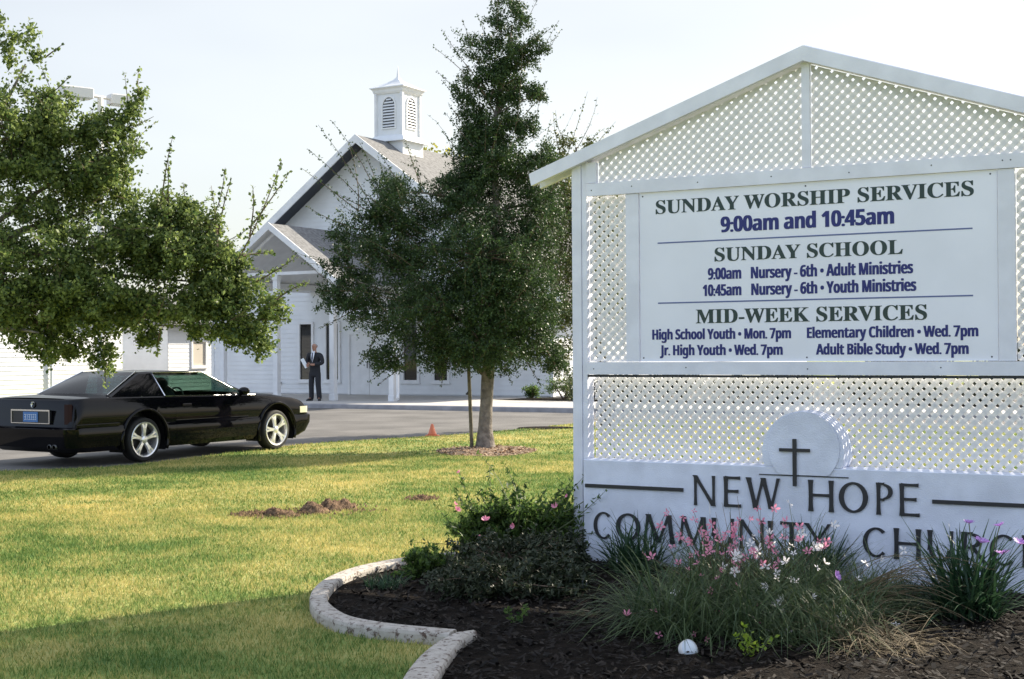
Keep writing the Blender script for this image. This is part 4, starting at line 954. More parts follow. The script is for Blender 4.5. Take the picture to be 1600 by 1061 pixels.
# ------------------------------------------------------------------ foliage
def leaf_quads(P, size, asp=.5, up=.35, r=rng):
    n = len(P); a = r.normal(0, 1, (n, 3)); a /= np.linalg.norm(a, axis=1)[:, None]
    nrm = r.normal(0, 1, (n, 3)); nrm[:, 2] = np.abs(nrm[:, 2]) + up; nrm -= (nrm * a).sum(1)[:, None] * a; nrm /= np.linalg.norm(nrm, axis=1)[:, None]
    b_ = np.cross(a, nrm); L = size * r.uniform(.6, 1.25, n)[:, None]; Wd = L * asp
    return np.stack([P - a * L / 2, P + b_ * Wd / 2 + a * L * .05, P + a * L / 2, P - b_ * Wd / 2 + a * L * .05], 1).reshape(-1, 3)
class Foliage:
    def __init__(s, seed, dens=1.0): s.dens = dens; s.P = []; s.seg = []; s.sp = []; s.r = np.random.default_rng(seed)
    def blob(s, c, rad, ntw, lpt, spread, droop=0.0, lo=.35):
        r = s.r; c = np.array(c); rad = np.array(rad)
        for _ in range(int(ntw)):
            d = r.normal(0, 1, 3); d /= np.linalg.norm(d)
            st = c + d * rad * r.uniform(0, .35); en = c + d * rad * r.uniform(.55, 1.12) + np.array((0, 0, -droop * r.uniform(0, 1)))
            mid = (st + en) / 2 + r.normal(0, .12, 3) * rad
            t = r.uniform(lo, 1.0, lpt)[:, None]
            p = (1 - t) ** 2 * st + 2 * t * (1 - t) * mid + t * t * en
            s.P.append(p + r.normal(0, 1, (lpt, 3)) * spread * (1.15 - .6 * t)); s.seg.append((st, mid, en, .006))
    def sprig(s, a, b_, n, spread=.02, curve=.06, rad=.010):
        r = s.r; a, b_ = np.array(a), np.array(b_); L = np.linalg.norm(b_ - a); mid = (a + b_) / 2 + r.normal(0, curve, 3) * L
        n = int(n * s.dens); t = r.uniform(.06, 1.0, n)[:, None]; p = (1 - t) ** 2 * a + 2 * t * (1 - t) * mid + t * t * b_
        s.P.append(p + r.normal(0, 1, (n, 3)) * spread * (1.3 - .8 * t)); s.sp.append((a, mid, b_, rad))
    def wisps(s, n, lmin, lmax):
        """young shoots that leave the crown outwards and upwards"""
        C_ = np.concatenate(s.P).mean(0); k = s.r.choice(len(s.seg), n)
        for i in k:
            en = np.array(s.seg[i][2]); d = en - C_; d[2] = abs(d[2]) * .6 + .5 * np.linalg.norm(d[:2]); d = d / np.linalg.norm(d) + s.r.normal(0, .3, 3)
            s.sprig(en, en + d * s.r.uniform(lmin, lmax), 12, .018, .08, .005)
    def build(s, name, m, parent, size, asp=.5, tw_every=2):
        P = np.concatenate(s.P); V = leaf_quads(P, size, asp, r=s.r); F = np.arange(len(V)).reshape(-1, 4)
        o = mesh_np(name, V, F, m, parent); return o
    def twigs(s, parent, m, every=2, frac=1.0):
        b = MB()
        for st, mid, en, rr in s.seg[::every] + s.sp:
            pts = [(1 - t) ** 2 * st + 2 * t * (1 - t) * mid + t * t * en for t in np.linspace(0, 1, 5)]
            b.tube([tuple(p) for p in pts], [rr, rr * .85, rr * .65, rr * .45, rr * .25], 3, False)
        return b.build('twigs', m, parent, recalc=False)
def pxblobs(fol, root, lst, Y0, lpt, spread, den=1.0, droop=0.0):
    k = Y0 / FPX
    for (px, py, dy, rx, rz, ry, nt) in lst:
        c = at(px, py, Y0 + dy) - root
        fol.blob(c, (rx * k, ry, rz * k), nt * den, lpt, spread, droop)
def limb(b, p0, p1, r0, r1, bend=.1, n_=6, sides=7, r=random):
    p0, p1 = Vector(p0), Vector(p1); L = (p1 - p0).length
    mid = (p0 + p1) / 2 + Vector((r.uniform(-1, 1), r.uniform(-1, 1), r.uniform(.2, 1))) * bend * L
    pts = [(1 - t) ** 2 * p0 + 2 * t * (1 - t) * mid + t * t * p1 for t in [i / n_ for i in range(n_ + 1)]]
    b.tube(pts, [r0 + (r1 - r0) * i / n_ for i in range(n_ + 1)], sides)

# young oak in the middle of the lawn
Y0 = 22.7; rt = Vector((-.45, Y0, 0))
oak = thing('oak_tree', 'dark upright young oak with a grey trunk in a mulch ring on the lawn', 'tree', rt)
def L_(px, py, dy=0): return at(px, py, Y0 + dy) - rt
b = MB()
tp = [(-.01, 0, -.1), (0, 0, .05), L_(758, 668), L_(760, 630), L_(762, 590), L_(768, 520), L_(772, 430), L_(776, 330), L_(772, 250), L_(775, 180), L_(790, 110), L_(800, 40)]
b.tube(tp, [.22, .165, .118, .104, .108, .098, .08, .065, .05, .038, .026, .012], 14)
for (a, c, r0) in ((4, (640, 480, .1), .05), (5, (560, 440, -.2), .045), (5, (845, 480, .2), .045), (6, (650, 370, .3), .045), (6, (850, 390, -.3), .04), (7, (640, 300, -.3), .035), (7, (850, 320, .2), .03), (8, (700, 270, .2), .025), (9, (835, 150, 0), .018), (6, (740, 380, -1.0), .04), (6, (780, 400, 1.0), .04), (5, (730, 500, -1.0), .04), (5, (790, 500, 1.0), .04), (9, (745, 130, .1), .018), (9, (815, 120, -.1), .02)):
    limb(b, tp[a], L_(*c), r0, .008)
b.build('trunk', M['bark'], oak, True)
fo = Foliage(11, 2.2)
pxblobs(fo, rt, [(760, 545, -.2, 115, 42, 1.1, 120), (650, 500, .0, 110, 62, 1.1, 135), (830, 500, .1, 62, 75, 1.0, 120), (700, 420, 0, 140, 66, 1.3, 190), (815, 410, .2, 72, 78, 1.1, 140), (610, 385, .1, 88, 55, .9, 100), (560, 460, .0, 48, 46, .6, 45), (520, 465, .0, 30, 36, .4, 20), (535, 420, .1, 36, 40, .4, 20), (855, 250, .1, 30, 40, .4, 20), (740, 335, 0, 110, 66, 1.1, 160), (838, 330, .2, 50, 75, .8, 85),
    (630, 320, -.2, 75, 46, .7, 60), (590, 345, .1, 44, 34, .4, 26), (540, 360, 0, 36, 40, .3, 16), (610, 290, .1, 40, 30, .4, 18), (768, 255, 0, 78, 55, .8, 105), (800, 270, .2, 70, 50, .7, 60), (770, 195, 0, 50, 45, .5, 66), (785, 135, 0, 52, 42, .5, 72), (790, 85, 0, 46, 42, .42, 50), (800, 35, 0, 42, 36, .4, 26), (795, 0, 0, 40, 36, .4, 14), (750, 530, -1.0, 60, 60, .4, 60), (770, 470, -1.0, 60, 60, .4, 60), (730, 150, 0, 34, 50, .4, 26), (740, 215, 0, 34, 40, .4, 36), (720, 290, 0, 40, 40, .5, 50), (745, 75, 0, 44, 40, .4, 16), (830, 75, 0, 28, 36, .3, 14), (820, 200, 0, 28, 26, .3, 22), (836, 142, 0, 22, 18, .25, 12), (838, 150, .1, 24, 12, .2, 6),
    (700, 560, -.2, 60, 30, .6, 45), (600, 560, .0, 40, 26, .4, 28), (860, 560, .1, 35, 32, .5, 30), (690, 480, -.8, 90, 60, .7, 80), (820, 460, -.8, 70, 70, .6, 70), (750, 400, -.9, 110, 70, .6, 90)], Y0, 84, .060, 1.2)
for (a, c, n_) in (((760, 150), (676, 72), 26), ((760, 140), (690, 45), 24), ((760, 130), (722, 30), 24), ((770, 100), (745, 20), 24), ((790, 90), (855, 42), 26), ((800, 110), (865, 40), 22), ((800, 120), (848, 75), 22), ((750, 170), (682, 110), 22), ((750, 190), (690, 125), 16), ((740, 215), (700, 160), 22), ((740, 230), (695, 175), 18), ((730, 255), (690, 205), 20),
    ((610, 360), (480, 232), 46), ((590, 340), (497, 195), 42), ((600, 330), (517, 188), 34), ((560, 330), (470, 262), 30), ((570, 360), (478, 322), 36), ((560, 330), (545, 225), 26), ((600, 320), (562, 222), 30), ((640, 320), (592, 238), 36), ((660, 300), (632, 215), 36), ((560, 400), (498, 385), 26), ((560, 455), (490, 455), 36), ((560, 480), (500, 512), 30), ((590, 520), (560, 572), 34), ((640, 540), (575, 598), 34), ((650, 560), (590, 602), 26), ((820, 180), (850, 150), 12), ((560, 420), (470, 410), 20),
    ((700, 560), (690, 606), 20), ((850, 540), (880, 592), 26), ((820, 560), (845, 602), 24), ((780, 570), (800, 600), 18), ((860, 300), (905, 250), 20), ((600, 345), (520, 300), 36), ((620, 400), (525, 350), 40)):
    fo.sprig(L_(*a, fo.r.uniform(-.25, .25)), L_(*c, fo.r.uniform(-.25, .25)), n_, .028)
fo.wisps(170, .40, .85)
cr = fo.build('crown', M['leafC'], oak, .047, .55)
fo.twigs(oak, M['twig'], 3)

# large tree at the left
Y1 = 13.2; rt = Vector((-5.75, 13.4, 0))
big = thing('leafy_tree', 'large sunlit leafy tree filling the upper left, its branches overhanging the car', 'tree', rt)
def L_(px, py, dy=0): return at(px, py, Y1 + dy) - rt
b = MB()
tp = [(-.02, 0, -.1), (0, 0, .1), (.05, 0, .9), (.15, .02, 1.8), L_(-85, 420), L_(-70, 300), L_(-60, 160)]
b.tube(tp, [.30, .22, .19, .17, .13, .10, .06], 14)
for (a, c, r0) in ((3, (100, 430, -.3), .08), (3, (200, 470, .1), .07), (4, (150, 330, .2), .07), (4, (60, 200, -.1), .05), (5, (40, 100, 0), .04), (4, (290, 390, .1), .05), (3, (380, 500, .1), .05), (3, (60, 520, -.5), .05), (5, (-150, 200, .3), .04), (4, (-180, 350, -.3), .06), (4, (200, 220, .1), .035), (4, (300, 440, .2), .04)):
    limb(b, tp[a], L_(*c), r0, .008)
b.build('trunk', M['bark'], big, True)
fo = Foliage(23, 2.0)
pxblobs(fo, rt, [(-70, 300, 0, 120, 160, .9, 90), (-90, 130, 0, 80, 100, .7, 30), (80, 300, 0, 105, 70, .7, 84), (160, 270, .0, 58, 46, .5, 36), (100, 400, 0, 140, 78, .9, 150), (215, 370, 0, 85, 62, .6, 92), (300, 410, 0, 68, 50, .5, 62), (60, 490, 0, 115, 68, .8, 125), (180, 485, 0, 98, 50, .6, 100),
    (290, 480, 0, 84, 36, .5, 58), (390, 515, 0, 48, 30, .3, 36), (425, 480, .0, 26, 30, .25, 16), (160, 562, 0, 20, 34, .18, 13), (85, 548, 0, 52, 24, .35, 26), (232, 530, 0, 22, 18, .2, 9), (75, 215, 0, 52, 40, .4, 20), (60, 145, 0, 36, 40, .3, 10), (48, 60, .0, 18, 28, .2, 4), (60, 85, 0, 12, 8, .1, 3), (310, 360, .1, 52, 46, .4, 50), (270, 330, .1, 40, 36, .4, 34), (15, 220, -.3, 60, 110, .5, 60), (0, 420, -.4, 60, 110, .5, 70), (345, 420, 0, 40, 50, .4, 40), (105, 255, .1, 80, 50, .6, 44), (170, 300, .2, 70, 50, .5, 44), (60, 230, 0, 50, 60, .5, 36), (250, 390, 0, 90, 60, .5, 70), (130, 460, -.2, 130, 60, .6, 90), (350, 470, 0, 60, 40, .4, 46), (212, 172, 0, 24, 12, .12, 6), (222, 150, 0, 8, 7, .08, 3), (170, 225, 0, 55, 26, .35, 20), (15, 60, 0, 20, 60, .3, 10),
    (410, 540, .0, 20, 16, .15, 9), (355, 400, 0, 34, 34, .3, 18), (370, 450, .1, 50, 30, .3, 30), (330, 520, 0, 50, 16, .3, 16), (110, 200, 0, 70, 34, .4, 36), (175, 192, 0, 40, 24, .3, 16), (80, 168, 0, 44, 34, .3, 20), (40, 250, 0, 60, 60, .5, 40)], Y1, 70, .050, .90)
for (a, c, n_) in (((250, 340), (270, 212), 26), ((262, 330), (263, 250), 18), ((295, 350), (286, 285), 30), ((320, 370), (352, 262), 34), ((340, 370), (362, 278), 26), ((340, 390), (330, 290), 22), ((365, 420), (440, 250), 62), ((390, 370), (395, 290), 20), ((395, 350), (452, 268), 26), ((380, 400), (430, 395), 30), ((400, 440), (465, 400), 30), ((430, 470), (480, 440), 30), ((400, 500), (455, 500), 26), ((60, 160), (110, 118), 16), ((70, 90), (100, 68), 8), ((160, 215), (240, 182), 20), ((180, 200), (225, 142), 16), ((300, 360), (345, 335), 16), ((160, 540), (165, 606), 20), ((250, 520), (246, 556), 14), ((400, 530), (402, 566), 24)):
    fo.sprig(L_(*a, fo.r.uniform(-.15, .15)), L_(*c, fo.r.uniform(-.15, .15)), n_, .022)
fo.wisps(80, .22, .42)
fo.build('crown', M['leafL'], big, .043, .66)
fo.twigs(big, M['twig'], 3)

# looser tree behind the sign
Y2 = 29.; rt = Vector((2.0, 29, 0))
bt = thing('thin_tree', 'looser half-bare tree standing behind the left post of the sign', 'tree', rt)
def L_(px, py, dy=0): return at(px, py, Y2 + dy) - rt
b = MB(); tp = [(0, 0, -.1), (0, 0, .1), (-.1, 0, 1.4), L_(925, 480), L_(915, 380), L_(905, 290), L_(900, 230)]
b.tube(tp, [.2, .15, .11, .09, .07, .05, .02], 10)
for (a, c, r0) in ((3, (880, 430, 0), .04), (4, (880, 330, .2), .035), (4, (960, 330, 0), .035), (5, (930, 230, 0), .025), (3, (970, 430, .2), .04), (2, (890, 530, 0), .03)): limb(b, tp[a], L_(*c), r0, .008)
b.build('trunk', M['bark'], bt, True)
fo = Foliage(31, 1.6)
pxblobs(fo, rt, [(866, 250, 0, 24, 24, .5, 16), (880, 222, 0, 20, 16, .4, 10), (870, 290, 0, 46, 34, .8, 40), (880, 350, 0, 46, 46, .9, 80), (880, 425, 0, 46, 46, .9, 80), (885, 490, 0, 34, 38, .6, 46), (945, 350, 0, 46, 50, .9, 60), (950, 450, 0, 46, 56, .9, 60), (915, 400, 0, 70, 80, 1.0, 90), (900, 310, 0, 40, 30, .6, 30), (880, 545, 0, 20, 28, .3, 14), (925, 230, 0, 22, 14, .3, 8)], Y2, 34, .085)
for (a, c, n_) in (((880, 250), (865, 178), 14), ((880, 260), (918, 143), 16), ((890, 250), (933, 152), 14), ((890, 230), (868, 172), 12), ((900, 250), (945, 200), 20), ((920, 240), (962, 190), 18), ((930, 240), (975, 205), 16), ((840, 260), (860, 190), 16), ((880, 540), (872, 592), 22), ((890, 550), (882, 600), 18)):
    fo.sprig(L_(*a, fo.r.uniform(-.2, .2)), L_(*c, fo.r.uniform(-.2, .2)), n_, .035)
fo.build('crown', M['leafR'], bt, .070, .55)
fo.twigs(bt, M['twig'], 3)

# yellow tree far behind the church, shrubs round it
def bush(name, loc, rad, n_, m, size, label, cat, group=None, lpt=24, spread=.08, stem=True, seed=1, asp=.5):
    r = thing(name, label, cat, loc, 0, group); f = Foliage(seed)
    f.blob((0, 0, rad[2] * .95), rad, n_, lpt, spread, lo=.2); o = f.build('foliage' if cat != 'tree' else 'crown', m, r, size, asp)
    b = MB()
    if cat == 'tree': b.tube([(0, 0, -.1), (0, 0, rad[2] * .9)], [.3, .1], 8); b.build('trunk', M['bark'], r)
    else:
        for k in range(5): a = k * 1.26; b.tube([(0, 0, -.05), (.3 * rad[0] * math.cos(a), .3 * rad[1] * math.sin(a), rad[2] * .7), (.6 * rad[0] * math.cos(a), .6 * rad[1] * math.sin(a), rad[2] * 1.3)], [.03, .02, .008], 5)
        b.build('stems', M['twig'], r)
    return r
ytp = at(682, 560, 78); yt = thing('yellow_tree', 'yellowing treetop just showing over the church ridge beside the steeple', 'tree', (ytp.x, ytp.y, 0))
b = MB(); b.tube([(0, 0, -.1), (0, 0, 5), (.2, 0, 11.5)], [.35, .25, .08], 8); b.build('trunk', M['bark'], yt)
f = Foliage(5); f.blob((0, 0, 10.4), (2.6, 2.6, 2.9), 260, 40, .25); f.build('crown', M['leafY'], yt, .26, .6)
for i, (s, d, rad, lab) in enumerate([(7.2, -1.35, (.36, .36, .24), 'small clipped round shrub at the front corner of the church'), (8.55, -1.7, (.85, .7, .42), 'dark spreading shrub beside the small round one at the church corner')]):
    p = chw(s, d, .12); bush('shrub', p, rad, 90 if i else 60, M['shrub'], .06, lab, 'shrub', 'shrubs at the church corner', 30, .05, seed=40 + i)
p = chw(9.3, -2.6, .12); r_ = thing('leafy_plant', 'upright leafy plant with yellowish leaves beside the sign post, at the church corner', 'plant', p); f = Foliage(9)
for k in range(14): f.sprig((0, 0, 0), (rng.normal(0, .35), rng.normal(0, .3), rng.uniform(.7, 1.7)), 40, .06)
f.build('foliage', M['leafR'], r_, .08, .45); f.twigs(r_, M['stem'], 1)
for i in range(9):
    p = chw(10.6 + i * 1.75 + rng.uniform(-.2, .2), -1.7 + rng.uniform(-.2, .2), .12)
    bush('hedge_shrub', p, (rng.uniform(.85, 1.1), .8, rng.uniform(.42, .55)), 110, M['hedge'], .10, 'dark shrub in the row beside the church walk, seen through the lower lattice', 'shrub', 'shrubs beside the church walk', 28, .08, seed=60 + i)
for i in range(9):
    p = Vector((17 + i * 3.6 + rng.uniform(-.6, .6), 58 + rng.uniform(-2, 2) - i * .8, 0))
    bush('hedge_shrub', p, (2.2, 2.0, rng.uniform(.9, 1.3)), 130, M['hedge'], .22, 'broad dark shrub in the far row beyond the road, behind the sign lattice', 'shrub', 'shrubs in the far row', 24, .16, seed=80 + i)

# ------------------------------------------------------------------ plants of the flower bed
def blades(n, base_r, L, width, lean, droop, seed, az=None, segs=6, tipw=.12):
    """arching ribbons from a common crown; returns verts, faces"""
    r = np.random.default_rng(seed); a = r.uniform(0, 6.283, n) if az is None else r.normal(az[0], az[1], n)
    br = base_r * np.sqrt(r.uniform(0, 1, n)); ba = r.uniform(0, 6.283, n)
    ln = r.uniform(L[0], L[1], n); le = np.abs(r.normal(lean[0], lean[1], n)); dr = droop * r.uniform(.3, 1.5, n); w = width * r.uniform(.7, 1.25, n)
    V, F = [], []; pos = np.stack([br * np.cos(ba), br * np.sin(ba), np.full(n, -.01)], 1); ang = le.copy(); tw = r.normal(0, .5, n)
    for k in range(segs + 1):
        t = k / segs; ww = w * (1 - t ** 2.2 * (1 - tipw)) / 2 * (.75 + .6 * min(t * 3, .42))
        sd = np.stack([-np.sin(a + tw), np.cos(a + tw), np.zeros(n)], 1) * ww[:, None]
        V.append(np.stack([pos - sd, pos + sd], 1))
        st = ln / segs
        pos = pos + np.stack([np.cos(a) * np.sin(ang) * st, np.sin(a) * np.sin(ang) * st, np.cos(ang) * st], 1)
        pos[:, 2] = np.maximum(pos[:, 2], .008 + .01 * r.uniform(0, 1, n)); ang = np.minimum(ang + dr / segs, 2.5)
    V = np.stack(V, 1)                                  # n, segs+1, 2, 3
    base = np.arange(n)[:, None] * (segs + 1) * 2 + np.arange(segs)[None] * 2
    F = np.stack([base, base + 1, base + 3, base + 2], -1).reshape(-1, 4)
    return V.reshape(-1, 3), F
def blossom_mesh(name, petals, r_, m, cup=.35, asp=.55, seed=0):
    q = np.random.default_rng(seed); V, F = [], []
    for k in range(petals):
        a = 2 * math.pi * k / petals + q.normal(0, .15); c, s = math.cos(a), math.sin(a); L = r_ * q.uniform(.8, 1.15); w = L * asp / 2
        o_ = len(V)
        for u, v, z in ((.08, 0, 0), (.6, -w / L, cup * .5), (1, -.12, cup), (1, .12, cup), (.6, w / L, cup * .5)):
            V.append(((u * c - v * s) * L, (u * s + v * c) * L, z * L))
        F.append(tuple(range(o_, o_ + 5)))
    me = bpy.data.meshes.new(name); me.from_pydata(V, [], F); me.materials.append(m); return me
BL = {k: [blossom_mesh('flower', 4 + i % 2, .024, M[k], .15 + .25 * i, .5, i) for i in range(4)] for k in ('pink', 'petal')}
LU = [blossom_mesh('flower', 30, .042, M['lilac'], .5, .28, i) for i in range(2)]
PKH = [blossom_mesh('flower', 14, .022, M['pink'], .7, .5, 9)]
def flower(parent, p, kind, sc_=1.0, up=False):
    me = random.choice(kind); o = bpy.data.objects.new('flower', me); COL.objects.link(o); o.parent = parent; o.location = p
    o.rotation_euler = (random.uniform(-.3, .3), random.uniform(-.3, .3), random.uniform(0, 6)) if up else (random.uniform(.3, 1.6), random.uniform(-.6, .6), random.uniform(-1.2, 1.2)); o.scale = (sc_,) * 3
def stalk(mb, p0, p1, r0, r1, bow=.1, n_=7):
    p0, p1 = Vector(p0), Vector(p1); L = (p1 - p0).length; mid = (p0 + p1) / 2 + Vector((random.uniform(-1, 1) * bow * .6, random.uniform(-1, 1) * bow * .6, bow)) * L
    pts = [(1 - t) ** 2 * p0 + 2 * t * (1 - t) * mid + t * t * p1 for t in [i / n_ for i in range(n_ + 1)]]
    mb.tube(pts, [r0 + (r1 - r0) * i / n_ for i in range(n_ + 1)], 4, False); return pts
def strap(loc, n_, L, width, lean, droop, label, seed, m='strap', az=None, br=.09, name='strap_leaf_plant', cat='plant', group='strap-leaved clumps at the sign'):
    r = thing(name, label, cat, loc, 0, group); V, F = blades(n_, br, L, width, lean, droop, seed, az)
    mesh_np('leaves', V, F, M[m], r); return r
def flat(px, py, z=.02): d = ray(px, py); return Vector((0, 0, CAMZ)) + d * ((z - CAMZ) / d.z)
s1 = strap((.86, 9.72, .02), 230, (.28, .50), .014, (.55, .3), .9, 'dark strappy clump in front of the first letters of the lower line', 1, br=.16)
s2 = strap((2.02, 9.28, .02), 210, (.30, .52), .015, (.55, .3), .8, 'dark strappy clump behind the white flowers, under the gap in the lower lettering', 2, br=.14)
s3 = strap((2.66, 8.02, .02), 330, (.38, .66), .017, (.55, .32), .9, 'largest dark strappy clump with lilac flower heads, at the right edge of the bed', 3, br=.16)
s4 = strap((1.35, 9.45, .02), 150, (.22, .44), .014, (.6, .3), .8, 'small strappy clump between the two larger ones, half hidden behind pink flowers', 4, br=.14)
b = MB()
for (px, py, Y) in ((1533, 848, 7.95), (1567, 866, 7.95), (1514, 818, 8.1), (1562, 822, 8.0), (1595, 850, 8.0)):
    p = at(px, py, Y) - Vector((2.66, 8.02, .02)); stalk(b, (random.uniform(-.05, .05), random.uniform(-.05, .05), 0), p, .004, .003, .05)
    flower(s3, p, LU, 1.0 if py > 840 else .75, True)
b.build('flower_stalks', M['stem'], s3)
# gaura: arching fine foliage, wands of pink and white flowers, dry stems
gb = Vector((1.46, 8.45, .02)); gr = thing('flowering_plant', 'big arching clump with many small pink flowers in front of the sign lettering', 'plant', gb)
V, F = blades(1300, .42, (.35, .72), .007, (.6, .35), 1.9, 17); V2, F2 = blades(1700, .42, (.34, .74), .007, (.75, .35), 1.9, 18); V2 = V2 + np.array((-.40, -.62, 0)); V3, F3 = blades(1700, .48, (.28, .66), .006, (.75, .35), 1.9, 19); V3 = V3 + np.array((.05, -.72, 0))
mesh_np('leaves', np.concatenate([V, V2, V3]), np.concatenate([F, F2 + len(V), F3 + len(V) + len(V2)]), M['fine'], gr)
wb = Vector((1.86, 8.28, .02)); wr = thing('flowering_plant', 'smaller clump with white flowers and tangled dry stems, right of the pink clump', 'plant', wb)
V, F = blades(1300, .38, (.28, .62), .006, (.75, .35), 1.9, 27); mesh_np('leaves', V, F, M['fine'], wr)
b = MB(); b2 = MB(); bw = MB()
for (px, py, k) in ((1043, 802, 'pink'), (1032, 822, 'pink'), (1062, 838, 'pink'), (1085, 812, 'pink'), (1112, 820, 'pink'), (1124, 845, 'pink'), (1104, 855, 'pink'), (1135, 838, 'pink'), (1160, 842, 'pink'), (1172, 850, 'petal'), (1190, 815, 'pink'), (1208, 850, 'petal'), (1228, 842, 'pink'), (1250, 848, 'petal'), (1228, 815, 'pink'), (1291, 848, 'pink'),
    (1251, 834, 'petal'), (1249, 825, 'pink'), (1192, 882, 'pink'), (1229, 877, 'petal'), (1149, 893, 'pink'), (1080, 868, 'pink'), (1018, 871, 'pink'), (1060, 880, 'pink'), (1075, 890, 'pink'), (1090, 880, 'pink'), (1277, 887, 'petal'), (1306, 900, 'lilac'), (1213, 896, 'petal'), (1243, 909, 'petal'), (1152, 915, 'pink'), (1120, 905, 'pink'), (1112, 924, 'pink'), (1055, 926, 'petal'),
    (1200, 917, 'petal'), (1110, 956, 'pink'), (1186, 945, 'pink'), (1215, 945, 'petal'), (1223, 940, 'petal'), (1226, 955, 'petal'), (1183, 970, 'pink'), (1205, 962, 'petal'), (1022, 953, 'pink'), (979, 962, 'pink'), (1030, 997, 'pink'), (1070, 983, 'pink'), (1085, 990, 'pink'), (1103, 1006, 'pink'), (1085, 1010, 'pink'), (1230, 995, 'petal'), (1206, 1006, 'petal'), (1270, 933, 'petal'), (1313, 965, 'petal'), (1412, 860, 'petal'), (1376, 874, 'petal'), (1340, 905, 'petal'), (1353, 880, 'petal'), (1145, 880, 'pink'), (1165, 870, 'pink'), (1178, 860, 'pink'), (1140, 860, 'pink'), (1262, 862, 'pink'), (1100, 838, 'pink'), (1150, 825, 'pink'), (1095, 900, 'pink'), (1130, 960, 'pink'), (1190, 990, 'pink'), (1400, 975, 'petal'), (1070, 845, 'pink'), (1175, 838, 'petal'), (1240, 865, 'petal'), (1212, 862, 'pink'), (1195, 845, 'pink'), (1185, 832, 'pink'), (1120, 832, 'pink')) + tuple((random.gauss(1135, 58), random.gauss(850, 22), 'pink') for _ in range(46)) + tuple((random.gauss(1225, 60), random.gauss(875, 40), 'petal') for _ in range(26)):
    Y = 7.80 + (930 - py) / 130 * .60 + random.uniform(-.15, .1); Y = max(7.25, min(8.55, Y))
    p = at(px, py, Y) - gb
    if p.z < .03: p.z = .03
    root = Vector((p.x * .45 + random.uniform(-.1, .1), max(p.y * .4, -.35) + random.uniform(-.05, .1), 0))
    if k == 'petal':
        p = p + gb - wb; root = Vector((p.x * .4 + random.uniform(-.1, .1), max(p.y * .4, -.3) + random.uniform(-.05, .1), 0)); stalk(bw, root, p, .0028, .0012, .10); flower(wr, p, BL[k], random.uniform(.8, 1.45)); continue
    stalk(b, root, p, .0028, .0012, .10)
    if k == 'lilac': flower(gr, p, LU, .7)
    else:
        flower(gr, p, BL[k], random.uniform(.75, 1.4))
for k in range(46):
    a = random.uniform(-.9, .5); L = random.uniform(.45, .95); e = Vector((math.cos(a) * L, math.sin(a) * L - .25, random.uniform(.03, .38)))
    stalk(b2, (random.uniform(-.1, .25), random.uniform(-.3, .0), 0), e, .0032, .0012, random.uniform(.05, .45), 9)
for (px, py) in ((1045, 792), (1128, 785), (1118, 800), (1140, 800), (1300, 812), (1348, 830), (1290, 800), (1188, 790), (1152, 775), (1245, 835), (1208, 800)):
    p = at(px, py, 8.6) - gb; stalk(b, (p.x * .5, .05, 0), p, .0026, .001, .04)
b.build('flower_stems', M['twig'], gr, recalc=False); b2.build('dry_stems', M['straw'], wr, recalc=False); bw.build('flower_stems', M['stem'], wr, recalc=False)
# dry grass mound, small fresh sprouts
dg = strap((1.92, 7.30, .02), 420, (.22, .50), .005, (1.1, .3), 1.2, 'flattened mound of dry straw-coloured grass at the bottom edge right of the flowers', 8, 'straw', name='dry_grass_clump', group=None, br=.22)
strap((2.28, 8.25, .02), 420, (.22, .50), .006, (.85, .35), 1.5, 'thin dark grassy clump between the dry grass mound and the lilac flowered clump', 14, 'fine', name='grass_clump', group=None, br=.26)
dg2 = strap((2.34, 9.0, .02), 160, (.2, .42), .005, (1.2, .25), .8, 'thin patch of dry straw grass against the foot of the wall, beside the right clump', 9, 'straw', name='dry_grass_clump', group=None, br=.2)
def sprout(px, py, h, n_, label, m='sprout', size=.028, w=.06, seed=3, name='leafy_sprout'):
    p = flat(px, py); r = thing(name, label, 'plant', p); f = Foliage(seed); b = MB()
    for k in range(n_):
        e = Vector((f.r.normal(0, w), f.r.normal(0, w), h * f.r.uniform(.6, 1))); f.sprig((0, 0, .0), e, 16, .012, rad=.002)
    f.build('leaves', M[m], r, size, .6); return r
sprout(1168, 1026, .16, 7, 'fresh yellow-green sprout at the bottom edge beside the round spotlight')
sprout(1344, 945, .14, 6, 'bright green sprout against the wall foot right of the flowers', seed=4)
sprout(808, 975, .12, 5, 'small dull green seedling alone on the dark soil in front of the shrub', 'shrub', .035, .05, 6)
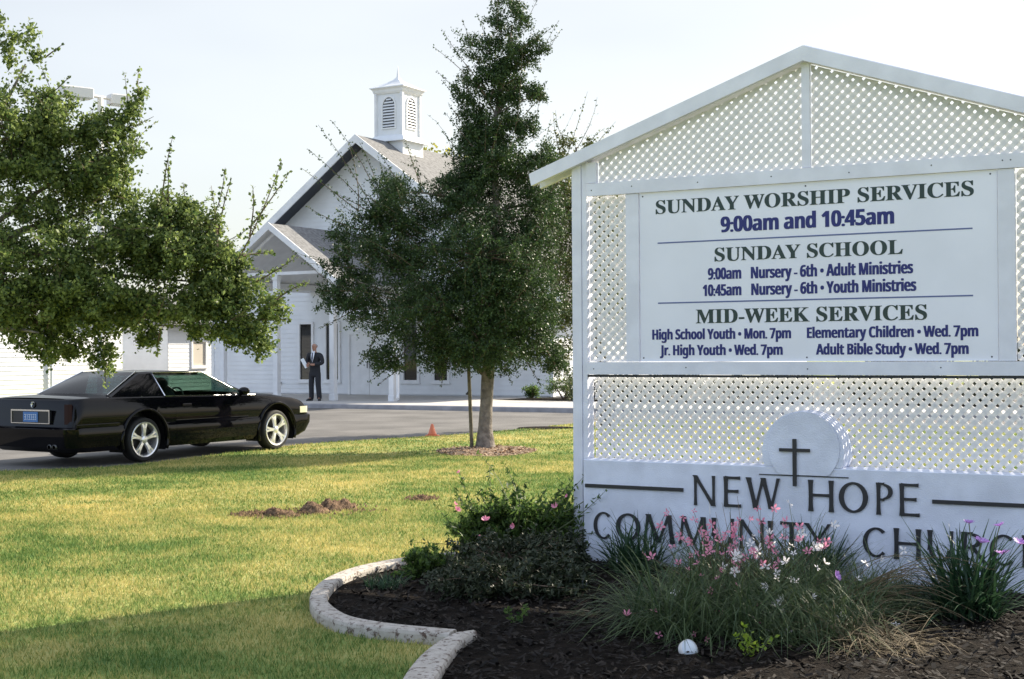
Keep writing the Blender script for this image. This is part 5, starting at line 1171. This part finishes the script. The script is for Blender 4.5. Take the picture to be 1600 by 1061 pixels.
# low shrub at the left end of the sign
rt = Vector((.02, 10.42, .02)); sb = thing('flowering_shrub', 'loose green shrub with a few pink flowers at the left end of the sign', 'shrub', rt)
f = Foliage(44, 2.4); K = 10.42
pxblobs(f, rt, [(800, 860, 0, 88, 66, .30, 240), (755, 830, .05, 54, 46, .22, 110), (850, 832, .05, 52, 52, .25, 120), (882, 822, .1, 28, 40, .2, 60), (880, 880, 0, 38, 60, .3, 80), (820, 920, -.3, 95, 40, .35, 150), (735, 895, -.1, 55, 40, .3, 90), (800, 800, 0, 60, 30, .25, 60)], K, 30, .02)
f.wisps(110, .16, .42)
for (a, c, n_) in (((760, 830), (718, 738), 26), ((770, 830), (742, 790), 20), ((740, 850), (694, 808), 22), ((745, 840), (708, 790), 22), ((800, 820), (785, 765), 20), ((810, 820), (768, 770), 20), ((820, 830), (822, 755), 30), ((815, 820), (800, 772), 18), ((860, 820), (888, 770), 22), ((870, 820), (880, 786), 16), ((880, 820), (905, 785), 16), ((840, 820), (848, 790), 22), ((720, 870), (668, 850), 18), ((790, 800), (775, 780), 16), ((770, 800), (812, 768), 18)):
    f.sprig(at(*a, K) - rt, at(*c, K + f.r.uniform(-.1, .1)) - rt, n_, .012, rad=.0035)
f.build('foliage', M['shrub'], sb, .058, .28); f.twigs(sb, M['stem'], 2)
for (px, py, s_) in ((759, 813, 1.3), (714, 797, 1.1), (717, 738, .6), (711, 788, .8), (802, 822, .9), (867, 791, 1.1), (886, 775, .6), (748, 838, .6)): flower(sb, at(px, py, K - .25) - rt, PKH, s_)
rt = Vector((.0, 9.2, .02)); gc = thing('shaded_shrub_front', 'shaded low front of the flowering shrub, its shade put into darker leaves', 'plant', rt); f = Foliage(46)
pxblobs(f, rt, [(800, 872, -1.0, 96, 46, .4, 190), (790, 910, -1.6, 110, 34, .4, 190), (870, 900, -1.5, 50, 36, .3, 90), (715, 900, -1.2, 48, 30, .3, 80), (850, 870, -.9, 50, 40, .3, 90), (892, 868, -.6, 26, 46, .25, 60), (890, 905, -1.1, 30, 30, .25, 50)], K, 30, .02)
f.build('foliage', M['hedge'], gc, .046, .36); f.twigs(gc, M['twig'], 3)  # darker leaf material paints the shade on the shrub's low front
rt = Vector((-.52, 9.62, .02)); s5 = thing('low_shrub', 'low dark leafy plant spilling beside the curved edging, left of the flowering shrub', 'plant', rt); f = Foliage(45)
pxblobs(f, rt, [(680, 878, 0, 42, 24, .2, 50), (655, 872, 0, 26, 18, .15, 22), (640, 895, -.1, 26, 14, .15, 14)], 9.65, 24, .018); f.build('foliage', M['shrub'], s5, .045, .4); f.twigs(s5, M['stem'], 2)
s6 = strap((-.86, 9.15, .02), 240, (.06, .15), .006, (.6, .35), .8, 'short dark grassy tuft just inside the left curve of the edging', 12, 'strap', name='grass_tuft', group=None, br=.13)
